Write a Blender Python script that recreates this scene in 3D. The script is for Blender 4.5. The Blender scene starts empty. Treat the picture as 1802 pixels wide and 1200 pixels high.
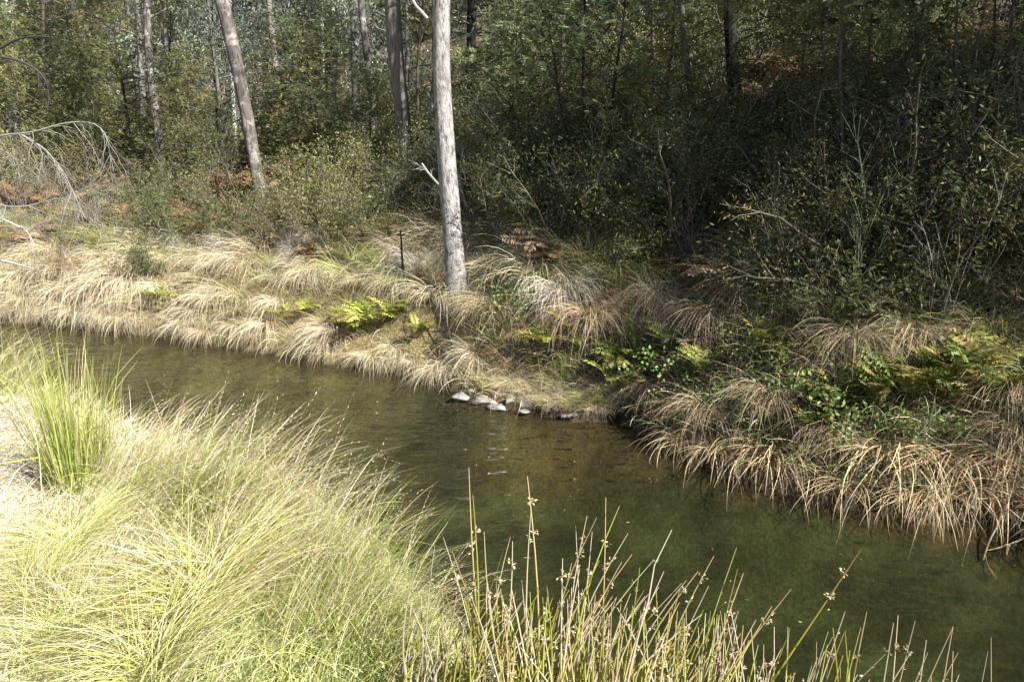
import bpy, math
import numpy as np
from mathutils import Vector

R = math.radians
sc = bpy.context.scene
col_main = sc.collection

# ------------------------------------------------------------------ camera, light, exposure
CAM_Z, PITCH, F = 2.4, R(15.0), 1401.0            # focal length in photo pixels (28 mm equivalent)
cam_d = bpy.data.cameras.new("camera")
cam_d.sensor_width = 36.0
cam_d.lens = 28.0
cam_d.clip_start, cam_d.clip_end = 0.05, 1000.0
cam = bpy.data.objects.new("camera", cam_d)
cam.location = (0, 0, CAM_Z)
cam.rotation_euler = (math.pi / 2 - PITCH, 0, 0)
col_main.objects.link(cam)
sc.camera = cam

SUN_AZ, SUN_EL = R(130.0), R(41.0)                # clockwise from +Y (the view direction)
S = np.array([math.sin(SUN_AZ) * math.cos(SUN_EL), math.cos(SUN_AZ) * math.cos(SUN_EL), math.sin(SUN_EL)])
world = bpy.data.worlds.new("World")
sc.world = world
world.use_nodes = True
wn = world.node_tree.nodes
sky = wn.new("ShaderNodeTexSky")
sky.sky_type = 'NISHITA'
sky.sun_disc = False
sky.sun_elevation = SUN_EL
sky.sun_rotation = SUN_AZ
wn["Background"].inputs[1].default_value = 0.05
world.node_tree.links.new(sky.outputs[0], wn["Background"].inputs[0])
sun_d = bpy.data.lights.new("sun", 'SUN')
sun_d.energy = 5.0
sun_d.angle = R(0.5)
sun_d.color = (1.0, 0.972, 0.93)
sun = bpy.data.objects.new("sun", sun_d)
sun.rotation_euler = Vector(-S).to_track_quat('-Z', 'Y').to_euler()
sun.location = (12, -10, 16)
col_main.objects.link(sun)

sc.view_settings.view_transform = 'Standard'
sc.view_settings.look = 'None'
sc.view_settings.exposure = 1.7
sc.view_settings.gamma = 1.0
sc.render.engine = 'CYCLES'
sc.cycles.max_bounces = 5
sc.cycles.diffuse_bounces = 3
sc.cycles.glossy_bounces = 2
sc.cycles.transmission_bounces = 3
sc.cycles.transparent_max_bounces = 8
sc.cycles.caustics_reflective = False
sc.cycles.caustics_refractive = False

# ------------------------------------------------------------------ small maths
def rg(seed): return np.random.default_rng(seed)
def smooth(t):
    t = np.clip(t, 0, 1); return t * t * (3 - 2 * t)
def norm(a): return a / np.maximum(np.linalg.norm(a, axis=-1, keepdims=True), 1e-9)

def pix_dir(u, v):
    a, b = (u - 901.0) / F, (v - 600.0) / F
    return np.array([a, math.cos(PITCH) - b * math.sin(PITCH), -math.sin(PITCH) - b * math.cos(PITCH)])
def at(u, v, y):                                   # the point of a line of sight at a given distance y
    d = pix_dir(u, v); return np.array([0, 0, CAM_Z]) + d * (y / d[1])
def flat(u, v, z=0.0):
    d = pix_dir(u, v); return np.array([0, 0, CAM_Z]) + d * ((z - CAM_Z) / d[2])
def to_px(p):
    x, y, z = p[0], p[1], p[2] - CAM_Z
    f = y * math.cos(PITCH) - z * math.sin(PITCH)
    d = -y * math.sin(PITCH) - z * math.cos(PITCH)
    return 901 + F * x / f, 600 + F * d / f, f

def value_noise(x, y, seed=0):
    r = rg(seed); t = r.random((64, 64))
    xi, yi = np.floor(x).astype(int), np.floor(y).astype(int)
    fx, fy = smooth(x - xi), smooth(y - yi)
    g = lambda a, b: t[a % 64, b % 64]
    return (g(xi, yi) * (1 - fx) + g(xi + 1, yi) * fx) * (1 - fy) + (g(xi, yi + 1) * (1 - fx) + g(xi + 1, yi + 1) * fx) * fy
def fbm(x, y, seed=0):
    return (value_noise(x, y, seed) + .5 * value_noise(2.1 * x, 2.1 * y, seed + 1) + .25 * value_noise(4.3 * x, 4.3 * y, seed + 2)) / 1.75

# ------------------------------------------------------------------ the lie of the land
far_px = [(0, 566), (100, 570), (200, 582), (300, 594), (400, 608), (500, 624), (600, 640), (700, 656), (790, 676), (830, 705), (930, 722), (1030, 738),
          (1090, 736), (1140, 762), (1160, 785), (1250, 820), (1330, 850), (1440, 876), (1520, 898), (1640, 918), (1720, 915), (1802, 940)]
FAR = np.array([(-60, 44), (-30, 26), (-12, 13.3)] + [tuple(flat(u, v)[:2]) for u, v in far_px] + [(5.0, 2.9), (9, 0.4), (30, -12), (60, -30)])
NEAR = np.array([(-60, 38), (-30, 20), (-12, 11.2), (-7.0, 8.6), (-5.2, 7.5), (-3.9, 6.4), (-2.7, 5.5), (-1.7, 4.75), (-.9, 4.1), (-.45, 3.45), (0.1, 2.65), (1.1, 2.1), (2.4, 1.5), (6, -1), (30, -17), (60, -36)])

def seg_dist(x, y, L):
    best = np.full(x.shape, 1e9)
    for (ax, ay), (bx, by) in zip(L[:-1], L[1:]):
        dx, dy = bx - ax, by - ay
        t = np.clip(((x - ax) * dx + (y - ay) * dy) / (dx * dx + dy * dy), 0, 1)
        best = np.minimum(best, np.hypot(x - ax - t * dx, y - ay - t * dy))
    return best
def far_d(x, y): return seg_dist(x, y, FAR) * np.sign(y - np.interp(x, FAR[:, 0], FAR[:, 1]))
def near_d(x, y): return seg_dist(x, y, NEAR) * np.sign(np.interp(x, NEAR[:, 0], NEAR[:, 1]) - y)

def height(x, y):
    x = np.asarray(x, float); y = np.asarray(y, float)
    df, dn = far_d(x, y), near_d(x, y)
    bump = fbm(x * .9 + 31, y * .9 + 17, 5) - .5
    fine = fbm(x * 4 + 31, y * 4 + 17, 9) - .5
    steep = 0.62 + .12 * smooth((x + 2) / 4)
    rise = steep * smooth((df + .05) / 0.75) + .10 * np.maximum(df, 0) + .06 * np.maximum(df - 1, 0) * smooth((x - 1) / 4)
    climb = .27 * smooth((x + .8) / 1.5) + .06
    rise = rise + climb * np.clip(df - .7, 0, 4.5)
    k = df - 8
    hill = .36 * (np.sqrt(k * k + 6) + k) / 2
    hill = np.where(hill > 14, 14 + (hill - 14) * .3, hill)
    zf = rise + hill + bump * .35 * smooth(df / 3) + fine * .10 * smooth(df / .8)
    # a low stony toe below the bank, by the stones
    toe = np.exp(-(((x - .05) / .75) ** 2 + ((y - 6.75) / .28) ** 2))
    zf = zf - .45 * toe * smooth((1.1 - df) / .6) * smooth((df + .05) / 0.4)
    zf = zf - .42 * np.exp(-(((x + .72) / .13) ** 2 + ((y - 7.80) / .17) ** 2))       # the hollow under the tall tree
    zn = .5 * smooth((dn + .03) / .55) + .03 * np.maximum(dn, 0) + bump * .10 * smooth(dn / 1.) + fine * .03 * smooth(dn / .5)
    zn = np.minimum(zn, 1.5 + .01 * dn)
    inw = np.minimum(-df, -dn)
    bed = -.42 * smooth(inw / .9) + .05 * bump + .03 * fine
    shoal = np.exp(-(((x - 1.0) / .8) ** 2 + ((y - 5.9) / .5) ** 2))
    bed = bed + .2 * shoal * smooth(inw / .2)
    return np.where(df > 0, zf, np.where(dn > 0, zn, np.minimum(bed, -.01)))
def H(x, y): return float(height(np.array([x]), np.array([y]))[0])

def ground_at(u, v, lo=1.5, hi=60.0):              # where a line of sight meets the land
    d = pix_dir(u, v); ts = np.linspace(lo, hi, 3000)
    P = np.array([0, 0, CAM_Z])[None] + d[None] * ts[:, None]
    hz = np.maximum(height(P[:, 0], P[:, 1]), 0)
    i = np.argmax(P[:, 2] <= hz)
    if P[i, 2] > hz[i]: i = len(ts) - 1
    return np.array([P[i, 0], P[i, 1], hz[i]])

# ------------------------------------------------------------------ materials
def new_mat(name):
    m = bpy.data.materials.new(name); m.use_nodes = True
    m.node_tree.nodes.clear()
    return m, m.node_tree.nodes, m.node_tree.links
def out(n, l, sh):
    o = n.new("ShaderNodeOutputMaterial"); l.new(sh, o.inputs[0]); return o

def leaf_mat(name, trans=.3, rough=.5, spec=.3, var=.35, hue=.02):
    m, n, l = new_mat(name)
    a = n.new("ShaderNodeAttribute"); a.attribute_name = "col"
    oi = n.new("ShaderNodeObjectInfo")
    mv = n.new("ShaderNodeMapRange"); mv.inputs[3].default_value = 1 - var; mv.inputs[4].default_value = 1 + var * .8
    l.new(oi.outputs["Random"], mv.inputs[0])
    mh = n.new("ShaderNodeMapRange"); mh.inputs[3].default_value = .5 - hue; mh.inputs[4].default_value = .5 + hue
    ml = n.new("ShaderNodeMath"); ml.operation = 'MULTIPLY'; ml.inputs[1].default_value = 7.31
    fr = n.new("ShaderNodeMath"); fr.operation = 'FRACT'
    l.new(oi.outputs["Random"], ml.inputs[0]); l.new(ml.outputs[0], fr.inputs[0]); l.new(fr.outputs[0], mh.inputs[0])
    hs = n.new("ShaderNodeHueSaturation")
    l.new(a.outputs["Color"], hs.inputs["Color"]); l.new(mv.outputs[0], hs.inputs["Value"]); l.new(mh.outputs[0], hs.inputs["Hue"])
    p = n.new("ShaderNodeBsdfPrincipled"); p.inputs["Roughness"].default_value = rough; p.inputs["Specular IOR Level"].default_value = spec
    t = n.new("ShaderNodeBsdfTranslucent")
    mx = n.new("ShaderNodeMixShader"); mx.inputs[0].default_value = trans
    l.new(hs.outputs[0], p.inputs["Base Color"]); l.new(hs.outputs[0], t.inputs[0])
    l.new(p.outputs[0], mx.inputs[1]); l.new(t.outputs[0], mx.inputs[2])
    out(n, l, mx.outputs[0]); return m

def bark_mat(name, c0, c1, c2, scale=(9, 9, 1.6), bump=.6, patch=.55, detail=8, blotch=4.5):
    """c0 base, c1 fissures, c2 peeled patches"""
    m, n, l = new_mat(name)
    tc = n.new("ShaderNodeTexCoord"); mp = n.new("ShaderNodeMapping"); mp.inputs["Scale"].default_value = scale
    l.new(tc.outputs["Object"], mp.inputs[0])
    a = n.new("ShaderNodeTexNoise"); a.inputs["Scale"].default_value = 3.0; a.inputs["Detail"].default_value = detail; a.inputs["Roughness"].default_value = .7
    l.new(mp.outputs[0], a.inputs["Vector"])
    b = n.new("ShaderNodeTexNoise"); b.inputs["Scale"].default_value = blotch; b.inputs["Detail"].default_value = 6; b.inputs["Roughness"].default_value = .65
    l.new(tc.outputs["Object"], b.inputs["Vector"])
    r1 = n.new("ShaderNodeValToRGB"); e = r1.color_ramp.elements
    e[0].position, e[0].color = .36, (*c1, 1); e[1].position, e[1].color = .56, (*c0, 1)
    l.new(a.outputs[0], r1.inputs[0])
    r2 = n.new("ShaderNodeValToRGB"); e = r2.color_ramp.elements
    e[0].position, e[0].color = patch, (0, 0, 0, 1); e[1].position, e[1].color = patch + .12, (1, 1, 1, 1)
    l.new(b.outputs[0], r2.inputs[0])
    mx = n.new("ShaderNodeMix"); mx.data_type = 'RGBA'; mx.inputs["B"].default_value = (*c2, 1)
    l.new(r2.outputs[0], mx.inputs["Factor"]); l.new(r1.outputs[0], mx.inputs["A"])
    p = n.new("ShaderNodeBsdfPrincipled"); p.inputs["Roughness"].default_value = .85; p.inputs["Specular IOR Level"].default_value = .2
    l.new(mx.outputs["Result"], p.inputs["Base Color"])
    bp = n.new("ShaderNodeBump"); bp.inputs["Strength"].default_value = bump; bp.inputs["Distance"].default_value = .03
    l.new(a.outputs[0], bp.inputs["Height"]); l.new(bp.outputs[0], p.inputs["Normal"])
    out(n, l, p.outputs[0]); return m

M = {}
M['leaf'] = leaf_mat("leaf", .36, .5, .22)
M['fine'] = leaf_mat("feathery_leaf", .40, .55, .25)
M['straw'] = leaf_mat("straw_blade", .25, .6, .2, .22, .012)
M['green_blade'] = leaf_mat("green_blade", .35, .5, .3, .15, .012)
M['litter'] = leaf_mat("litter", .1, .8, .1)
M['fern'] = leaf_mat("fern_frond", .38, .5, .25, .2, .01)
M['twig'] = leaf_mat("dead_twig", 0, .8, .1, .3, .01)
M['bark_grey'] = bark_mat("grey_bark", (.17, .158, .146), (.06, .055, .05), (.26, .24, .22), (10, 10, 3.0), .5, .6)
M['bark_main'] = bark_mat("pale_bark", (.32, .305, .29), (.09, .08, .073), (.17, .15, .135), (9, 9, 3.5), 1.0, .55, blotch=7)
M['bark_string'] = bark_mat("stringy_bark", (.22, .19, .165), (.07, .06, .05), (.33, .31, .29), (16, 16, .9), 1.0, .60)
M['bark_black'] = bark_mat("burnt_bark", (.022, .020, .019), (.008, .008, .008), (.05, .045, .04), (14, 14, 1.5), 1.0, .6)
M['bark_white'] = bark_mat("white_bark", (.42, .40, .36), (.24, .22, .19), (.28, .25, .21), (5, 5, .8), .2, .62)
M['bark_mottle'] = bark_mat("mottled_bark", (.115, .102, .09), (.04, .035, .03), (.27, .25, .225), (10, 10, 1.6), .9, .50, blotch=6)
M['bark_brown'] = bark_mat("dark_brown_bark", (.10, .08, .065), (.04, .03, .025), (.17, .14, .12), (14, 14, 2), .7, .58)

def stone_mat(name, c, moss=True):
    m, n, l = new_mat(name)
    tc = n.new("ShaderNodeTexCoord")
    a = n.new("ShaderNodeTexNoise"); a.inputs["Scale"].default_value = 14; a.inputs["Detail"].default_value = 8; a.inputs["Roughness"].default_value = .7
    l.new(tc.outputs["Object"], a.inputs["Vector"])
    r = n.new("ShaderNodeValToRGB"); e = r.color_ramp.elements
    e[0].position, e[0].color = .34, (c[0] * .4, c[1] * .38, c[2] * .33, 1); e[1].position, e[1].color = .58, (*c, 1)
    l.new(a.outputs[0], r.inputs[0])
    src = r.outputs[0]
    if moss:
        b = n.new("ShaderNodeTexNoise"); b.inputs["Scale"].default_value = 5; b.inputs["Detail"].default_value = 6
        l.new(tc.outputs["Object"], b.inputs["Vector"])
        r2 = n.new("ShaderNodeValToRGB"); r2.color_ramp.elements[0].position = .56; r2.color_ramp.elements[1].position = .64
        l.new(b.outputs[0], r2.inputs[0])
        mx = n.new("ShaderNodeMix"); mx.data_type = 'RGBA'; mx.inputs["B"].default_value = (.12, .13, .03, 1)
        l.new(r2.outputs[0], mx.inputs["Factor"]); l.new(src, mx.inputs["A"]); src = mx.outputs["Result"]
    p = n.new("ShaderNodeBsdfPrincipled"); p.inputs["Roughness"].default_value = .8
    l.new(src, p.inputs["Base Color"])
    bp = n.new("ShaderNodeBump"); bp.inputs["Strength"].default_value = .6; bp.inputs["Distance"].default_value = .02
    l.new(a.outputs[0], bp.inputs["Height"]); l.new(bp.outputs[0], p.inputs["Normal"])
    out(n, l, p.outputs[0]); return m
M['stone_pale'] = stone_mat("pale_stone", (.27, .255, .23), False)
M['stone_moss'] = stone_mat("mossy_stone", (.34, .31, .27), True)

def ground_mat():
    m, n, l = new_mat("soil_and_litter")
    a = n.new("ShaderNodeAttribute"); a.attribute_name = "col"
    g = n.new("ShaderNodeNewGeometry")
    t1 = n.new("ShaderNodeTexNoise"); t1.inputs["Scale"].default_value = 5; t1.inputs["Detail"].default_value = 10; t1.inputs["Roughness"].default_value = .72
    t2 = n.new("ShaderNodeTexNoise"); t2.inputs["Scale"].default_value = 38; t2.inputs["Detail"].default_value = 6; t2.inputs["Roughness"].default_value = .7
    l.new(g.outputs["Position"], t1.inputs["Vector"]); l.new(g.outputs["Position"], t2.inputs["Vector"])
    ad = n.new("ShaderNodeMath"); ad.operation = 'MULTIPLY'; l.new(t1.outputs[0], ad.inputs[0]); l.new(t2.outputs[0], ad.inputs[1])
    mr = n.new("ShaderNodeMapRange"); mr.inputs[1].default_value = .12; mr.inputs[2].default_value = .38; mr.inputs[3].default_value = .35; mr.inputs[4].default_value = 1.6
    l.new(ad.outputs[0], mr.inputs[0])
    mx = n.new("ShaderNodeMix"); mx.data_type = 'RGBA'; mx.blend_type = 'MULTIPLY'; mx.inputs["Factor"].default_value = 1
    l.new(a.outputs["Color"], mx.inputs["A"]); l.new(mr.outputs[0], mx.inputs["B"])
    p = n.new("ShaderNodeBsdfPrincipled"); p.inputs["Roughness"].default_value = .9; p.inputs["Specular IOR Level"].default_value = .15
    l.new(mx.outputs["Result"], p.inputs["Base Color"])
    bp = n.new("ShaderNodeBump"); bp.inputs["Strength"].default_value = .8; bp.inputs["Distance"].default_value = .04
    l.new(ad.outputs[0], bp.inputs["Height"]); l.new(bp.outputs[0], p.inputs["Normal"])
    out(n, l, p.outputs[0]); return m
M['ground'] = ground_mat()

def water_mat():
    m, n, l = new_mat("creek_water")
    g = n.new("ShaderNodeNewGeometry")
    mp = n.new("ShaderNodeMapping"); mp.inputs["Rotation"].default_value = (0, 0, R(30)); mp.inputs["Scale"].default_value = (1.0, 1.7, 1)
    l.new(g.outputs["Position"], mp.inputs[0])
    a = n.new("ShaderNodeTexNoise"); a.inputs["Scale"].default_value = 4.2; a.inputs["Detail"].default_value = 2; a.inputs["Roughness"].default_value = .5; a.inputs["Distortion"].default_value = .3
    b = n.new("ShaderNodeTexNoise"); b.inputs["Scale"].default_value = 24; b.inputs["Detail"].default_value = 3
    l.new(mp.outputs[0], a.inputs["Vector"]); l.new(mp.outputs[0], b.inputs["Vector"])
    sm = n.new("ShaderNodeMath"); sm.operation = 'MULTIPLY_ADD'; sm.inputs[1].default_value = .07
    l.new(b.outputs[0], sm.inputs[0]); l.new(a.outputs[0], sm.inputs[2])
    c = n.new("ShaderNodeTexNoise"); c.inputs["Scale"].default_value = .55; c.inputs["Detail"].default_value = 3
    l.new(g.outputs["Position"], c.inputs["Vector"])
    sp = n.new("ShaderNodeSeparateXYZ"); l.new(g.outputs["Position"], sp.inputs[0])
    up = n.new("ShaderNodeMapRange"); up.inputs[1].default_value = 2.5; up.inputs[2].default_value = 7.5; up.inputs[3].default_value = -.12; up.inputs[4].default_value = .28
    l.new(sp.outputs[1], up.inputs[0])
    ca = n.new("ShaderNodeMath"); ca.operation = 'ADD'; l.new(c.outputs[0], ca.inputs[0]); l.new(up.outputs[0], ca.inputs[1])
    cr = n.new("ShaderNodeMapRange"); cr.inputs[1].default_value = .35; cr.inputs[2].default_value = .75; cr.inputs[3].default_value = .25; cr.inputs[4].default_value = 1.0
    l.new(ca.outputs[0], cr.inputs[0])
    bp = n.new("ShaderNodeBump"); bp.inputs["Distance"].default_value = .08
    l.new(cr.outputs[0], bp.inputs["Strength"]); l.new(sm.outputs[0], bp.inputs["Height"])
    f = n.new("ShaderNodeFresnel"); f.inputs[0].default_value = 1.33; l.new(bp.outputs[0], f.inputs[1])
    t = n.new("ShaderNodeBsdfTransparent"); t.inputs[0].default_value = (.76, .76, .62, 1)
    gl = n.new("ShaderNodeBsdfGlossy"); gl.inputs["Roughness"].default_value = .03; l.new(bp.outputs[0], gl.inputs["Normal"])
    top = n.new("ShaderNodeMath"); top.operation = 'SUBTRACT'; top.inputs[0].default_value = 1; l.new(g.outputs["Backfacing"], top.inputs[1])
    fm = n.new("ShaderNodeMath"); fm.operation = 'MULTIPLY'; l.new(f.outputs[0], fm.inputs[0]); l.new(top.outputs[0], fm.inputs[1])
    mx = n.new("ShaderNodeMixShader"); l.new(fm.outputs[0], mx.inputs[0]); l.new(t.outputs[0], mx.inputs[1]); l.new(gl.outputs[0], mx.inputs[2])
    out(n, l, mx.outputs[0]); return m
M['water'] = water_mat()

# ------------------------------------------------------------------ geometry collector (quads only)
class Geo:
    def __init__(self): self.v, self.q, self.c, self.n = [], [], [], 0
    def add(self, V, Q, C):
        V = np.asarray(V, np.float32).reshape(-1, 3); Q = np.asarray(Q, np.int64).reshape(-1, 4)
        C = np.broadcast_to(np.asarray(C, np.float32), (len(V), 3))
        self.v.append(V); self.q.append(Q + self.n); self.c.append(C); self.n += len(V)
    def tube(self, P, r, sides=6, c=(.3, .3, .3), rough=0.0, seed=0):
        P = np.asarray(P, float); N = len(P); r = np.broadcast_to(np.asarray(r, float), (N,))
        T = norm(np.gradient(P, axis=0))
        ref = np.array([0, 0, 1.0]) if abs(T[0, 2]) < .8 else np.array([1.0, 0, 0])
        U = norm(np.cross(T, ref)); W = np.cross(T, U)
        a = np.linspace(0, 2 * np.pi, sides, endpoint=False)
        rr = r[:, None] * np.ones((1, sides))
        if rough: rr = rr * (1 + rough * rg(seed).normal(size=(N, sides)))
        V = P[:, None] + rr[..., None] * (np.cos(a)[None, :, None] * U[:, None] + np.sin(a)[None, :, None] * W[:, None])
        i = np.arange(N - 1)[:, None] * sides; j = np.arange(sides)[None]; j2 = (j + 1) % sides
        self.add(V, np.stack([i + j, i + j2, i + sides + j2, i + sides + j], -1), c)
    def strips(self, P, W, C):                      # P (n,s,3) centre lines, W (n,s,3) half widths, C (n,s,3)
        n, s, _ = P.shape
        V = np.stack([P - W, P + W], 2); CC = np.repeat(C[:, :, None, :], 2, 2)
        i = (np.arange(n)[:, None] * s + np.arange(s - 1)[None]) * 2
        self.add(V, np.stack([i, i + 1, i + 3, i + 2], -1), CC.reshape(-1, 3))
    def leaves(self, B, D, L, W, C, side=None, r=None):
        n = len(B); D = norm(D)
        if side is None: side = norm(np.cross(D, norm(r.normal(size=(n, 3)))))
        L = np.broadcast_to(L, (n,))[:, None]; W = np.broadcast_to(W, (n,))[:, None]
        mid = B + D * L * .45
        V = np.stack([B, mid + side * W * .5, B + D * L, mid - side * W * .5], 1)
        C = np.repeat(np.broadcast_to(C, (n, 3))[:, None], 4, 1)
        self.add(V, np.arange(n * 4), C.reshape(-1, 3))
    def mesh(self, name, mat, flat_shade=True):
        V = np.concatenate(self.v); Q = np.concatenate(self.q); C = np.concatenate(self.c)
        me = bpy.data.meshes.new(name)
        me.vertices.add(len(V)); me.loops.add(len(Q) * 4); me.polygons.add(len(Q))
        me.vertices.foreach_set("co", V.ravel()); me.loops.foreach_set("vertex_index", Q.ravel().astype(np.int32))
        me.polygons.foreach_set("loop_start", np.arange(0, len(Q) * 4, 4, dtype=np.int32))
        if not flat_shade: me.polygons.foreach_set("use_smooth", np.ones(len(Q), bool))
        me.update(calc_edges=True)
        at_ = me.attributes.new("col", 'FLOAT_COLOR', 'POINT')
        at_.data.foreach_set("color", np.concatenate([C, np.ones((len(C), 1), np.float32)], 1).ravel())
        me.materials.append(mat); return me
def obj(name, me, parent=None, loc=(0, 0, 0)):
    o = bpy.data.objects.new(name, me); o.location = loc; col_main.objects.link(o)
    if parent: o.parent = parent
    return o
def tag(o, label=None, cat=None, group=None, kind=None):
    for k, val in (('label', label), ('category', cat), ('group', group), ('kind', kind)):
        if val: o[k] = val
    return o
def copy_tree(o, parent=None):
    c = o.copy(); col_main.objects.link(c)
    if parent: c.parent = parent
    for ch in o.children: copy_tree(ch, c)
    return c
def pose(o, loc, rz=0.0, s=1.0, tilt=(0, 0)):
    o.location = tuple(loc); o.rotation_euler = (tilt[0], tilt[1], rz)
    o.scale = (s, s, s) if np.isscalar(s) else s
    return o

def jit(r, n, c, val=.25, hue=.06):
    c = np.asarray(c, float)
    return np.clip(c * (1 + val * r.normal(size=(n, 1))) * (1 + hue * r.normal(size=(n, 3))), .004, .9)
def pick(r, n, colours, weights):
    w = np.asarray(weights, float); w /= w.sum()
    return np.asarray(colours, float)[r.choice(len(colours), n, p=w)]

def blades(g, r, base, L, th0, th1, az, w, c0, c1, segs=5, pw=1.2, wob=.25, tip=.1, kink=.0):
    """grass blades: angle from upright goes th0 -> th1 along each blade"""
    n = len(base); s = np.linspace(0, 1, segs + 1)
    th = th0[:, None] + (th1 - th0)[:, None] * s[None] ** pw
    if kink: th = th + (r.random(n) < kink)[:, None] * (s[None] > r.uniform(.3, .85, n)[:, None]) * r.uniform(-.5, 1.5, n)[:, None]
    A = az[:, None] + wob * r.normal(size=(n, 1)) * s[None]
    D = np.stack([np.sin(th) * np.cos(A), np.sin(th) * np.sin(A), np.cos(th)], -1)
    st = (D[:, 1:] + D[:, :-1]) * .5 * (L / segs)[:, None, None]
    P = np.concatenate([base[:, None], base[:, None] + np.cumsum(st, 1)], 1)
    perp = np.stack([-np.sin(A), np.cos(A), 0 * A], -1); nrm = np.cross(D, perp)
    tw = r.uniform(-1.2, 1.2, (n, 1, 1))
    W = (perp * np.cos(tw) + nrm * np.sin(tw)) * (w[:, None] * .5 * (1 - (1 - tip) * s[None] ** 1.6))[..., None]
    C = c0[:, None] * (1 - s)[None, :, None] + c1[:, None] * s[None, :, None]
    g.strips(P, W, C)
    return P

# ------------------------------------------------------------------ ground and water
def axis(lo, hi, step, out_lo, out_hi):
    a = list(np.arange(lo, hi + 1e-6, step)); s = step; x = hi
    while x < out_hi: s *= 1.16; x += s; a.append(x)
    s = step; x = lo; b = []
    while x > out_lo: s *= 1.16; x -= s; b.append(x)
    return np.array(b[::-1] + a)
gx, gy = axis(-9, 8, .10, -110, 110), axis(0, 16, .10, -70, 130)
GX, GY = np.meshgrid(gx, gy, indexing='ij')
GZ = height(GX.ravel(), GY.ravel()).reshape(GX.shape)
df, dn = far_d(GX.ravel(), GY.ravel()), near_d(GX.ravel(), GY.ravel())
pn = fbm(GX.ravel() * .8, GY.ravel() * .8, 77)[:, None]; pn2 = fbm(GX.ravel() * 2.2, GY.ravel() * 2.2, 78)[:, None]
sandy = smooth((901 + F * GX.ravel() / np.maximum(GY.ravel() * .966 + 1.9 * .259, .3) + 0) * -1 / 70 + 1.6)[:, None] * (GY.ravel() > 1)[:, None]
c_near = (np.array([.37, .325, .245]) * sandy + np.array([.17, .15, .075]) * (1 - sandy)) * (.7 + .6 * pn)
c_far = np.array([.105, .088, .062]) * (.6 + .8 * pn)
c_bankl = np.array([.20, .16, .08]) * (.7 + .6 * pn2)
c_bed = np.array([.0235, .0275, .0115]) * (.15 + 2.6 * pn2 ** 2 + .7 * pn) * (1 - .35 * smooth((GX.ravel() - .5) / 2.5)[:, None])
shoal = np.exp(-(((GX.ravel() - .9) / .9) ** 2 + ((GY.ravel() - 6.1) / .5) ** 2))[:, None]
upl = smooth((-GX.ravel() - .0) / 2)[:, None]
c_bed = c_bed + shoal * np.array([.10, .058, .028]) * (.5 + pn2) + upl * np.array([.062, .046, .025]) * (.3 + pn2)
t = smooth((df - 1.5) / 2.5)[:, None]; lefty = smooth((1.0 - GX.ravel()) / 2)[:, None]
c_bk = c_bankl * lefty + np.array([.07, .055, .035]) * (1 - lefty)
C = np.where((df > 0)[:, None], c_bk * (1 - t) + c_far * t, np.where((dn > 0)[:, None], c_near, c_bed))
wet = ((GZ.ravel() < .08) & (GZ.ravel() > -.05))[:, None]
C = np.where(wet, C * 0 + np.array([.05, .037, .022]), C)
ni, nj = GX.shape
i, j = np.meshgrid(np.arange(ni - 1), np.arange(nj - 1), indexing='ij'); k = (i * nj + j).ravel()
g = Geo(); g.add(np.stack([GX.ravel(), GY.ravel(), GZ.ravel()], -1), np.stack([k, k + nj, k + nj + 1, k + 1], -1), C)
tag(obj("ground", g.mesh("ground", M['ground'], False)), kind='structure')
g = Geo(); g.add([(-70, -50, 0), (70, -50, 0), (70, 60, 0), (-70, 60, 0)], [(0, 1, 2, 3)], (.1, .1, .05))
tag(obj("water", g.mesh("water", M['water'])), kind='structure')

# ------------------------------------------------------------------ landmarks and labels for repeats
ORD = "zero first second third fourth fifth sixth seventh eighth ninth tenth eleventh twelfth thirteenth fourteenth fifteenth sixteenth seventeenth eighteenth nineteenth twentieth".split()
MARKS = [(455, "the leaning grey tree"), (800, "the tall pale tree"), (1300, "the black tree trunk")]
SERIES = {}
def series(o, phrase, cat, group, p, row=""):
    """collects repeats; their labels say which one, counted from the left between two landmarks of the photograph"""
    o['category'] = cat; o['group'] = group
    SERIES.setdefault((phrase, row), []).append((to_px(p)[0], o))
def section(u):
    if u < 455: return 0
    if u < 800: return 1
    if u < 1300: return 2
    return 3
SEC = ["left of the leaning tree", "between leaning and pale trees", "between pale tree and black trunk", "right of black trunk"]
def label_series():
    for (phrase, row), lst in SERIES.items():
        for s in range(4):
            m = sorted([x for x in lst if section(x[0]) == s], key=lambda x: x[0])
            for i, (u, o) in enumerate(m):
                if len(m) == 1: o['label'] = f"{phrase} {SEC[s]}"
                else: o['label'] = f"{phrase}, {ORD[min(i + 1, 20)]} from left {SEC[s]}"
# ------------------------------------------------------------------ plant builders
def curve_path(r, p0, d, L, n=5, droop=0.0, wob=.12):
    P = [np.asarray(p0, float)]; d = norm(np.asarray(d, float))
    for i in range(n - 1):
        d = norm(d + wob * r.normal(size=3) + np.array([0, 0, -droop])); P.append(P[-1] + d * L / (n - 1))
    return np.array(P), d

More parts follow.
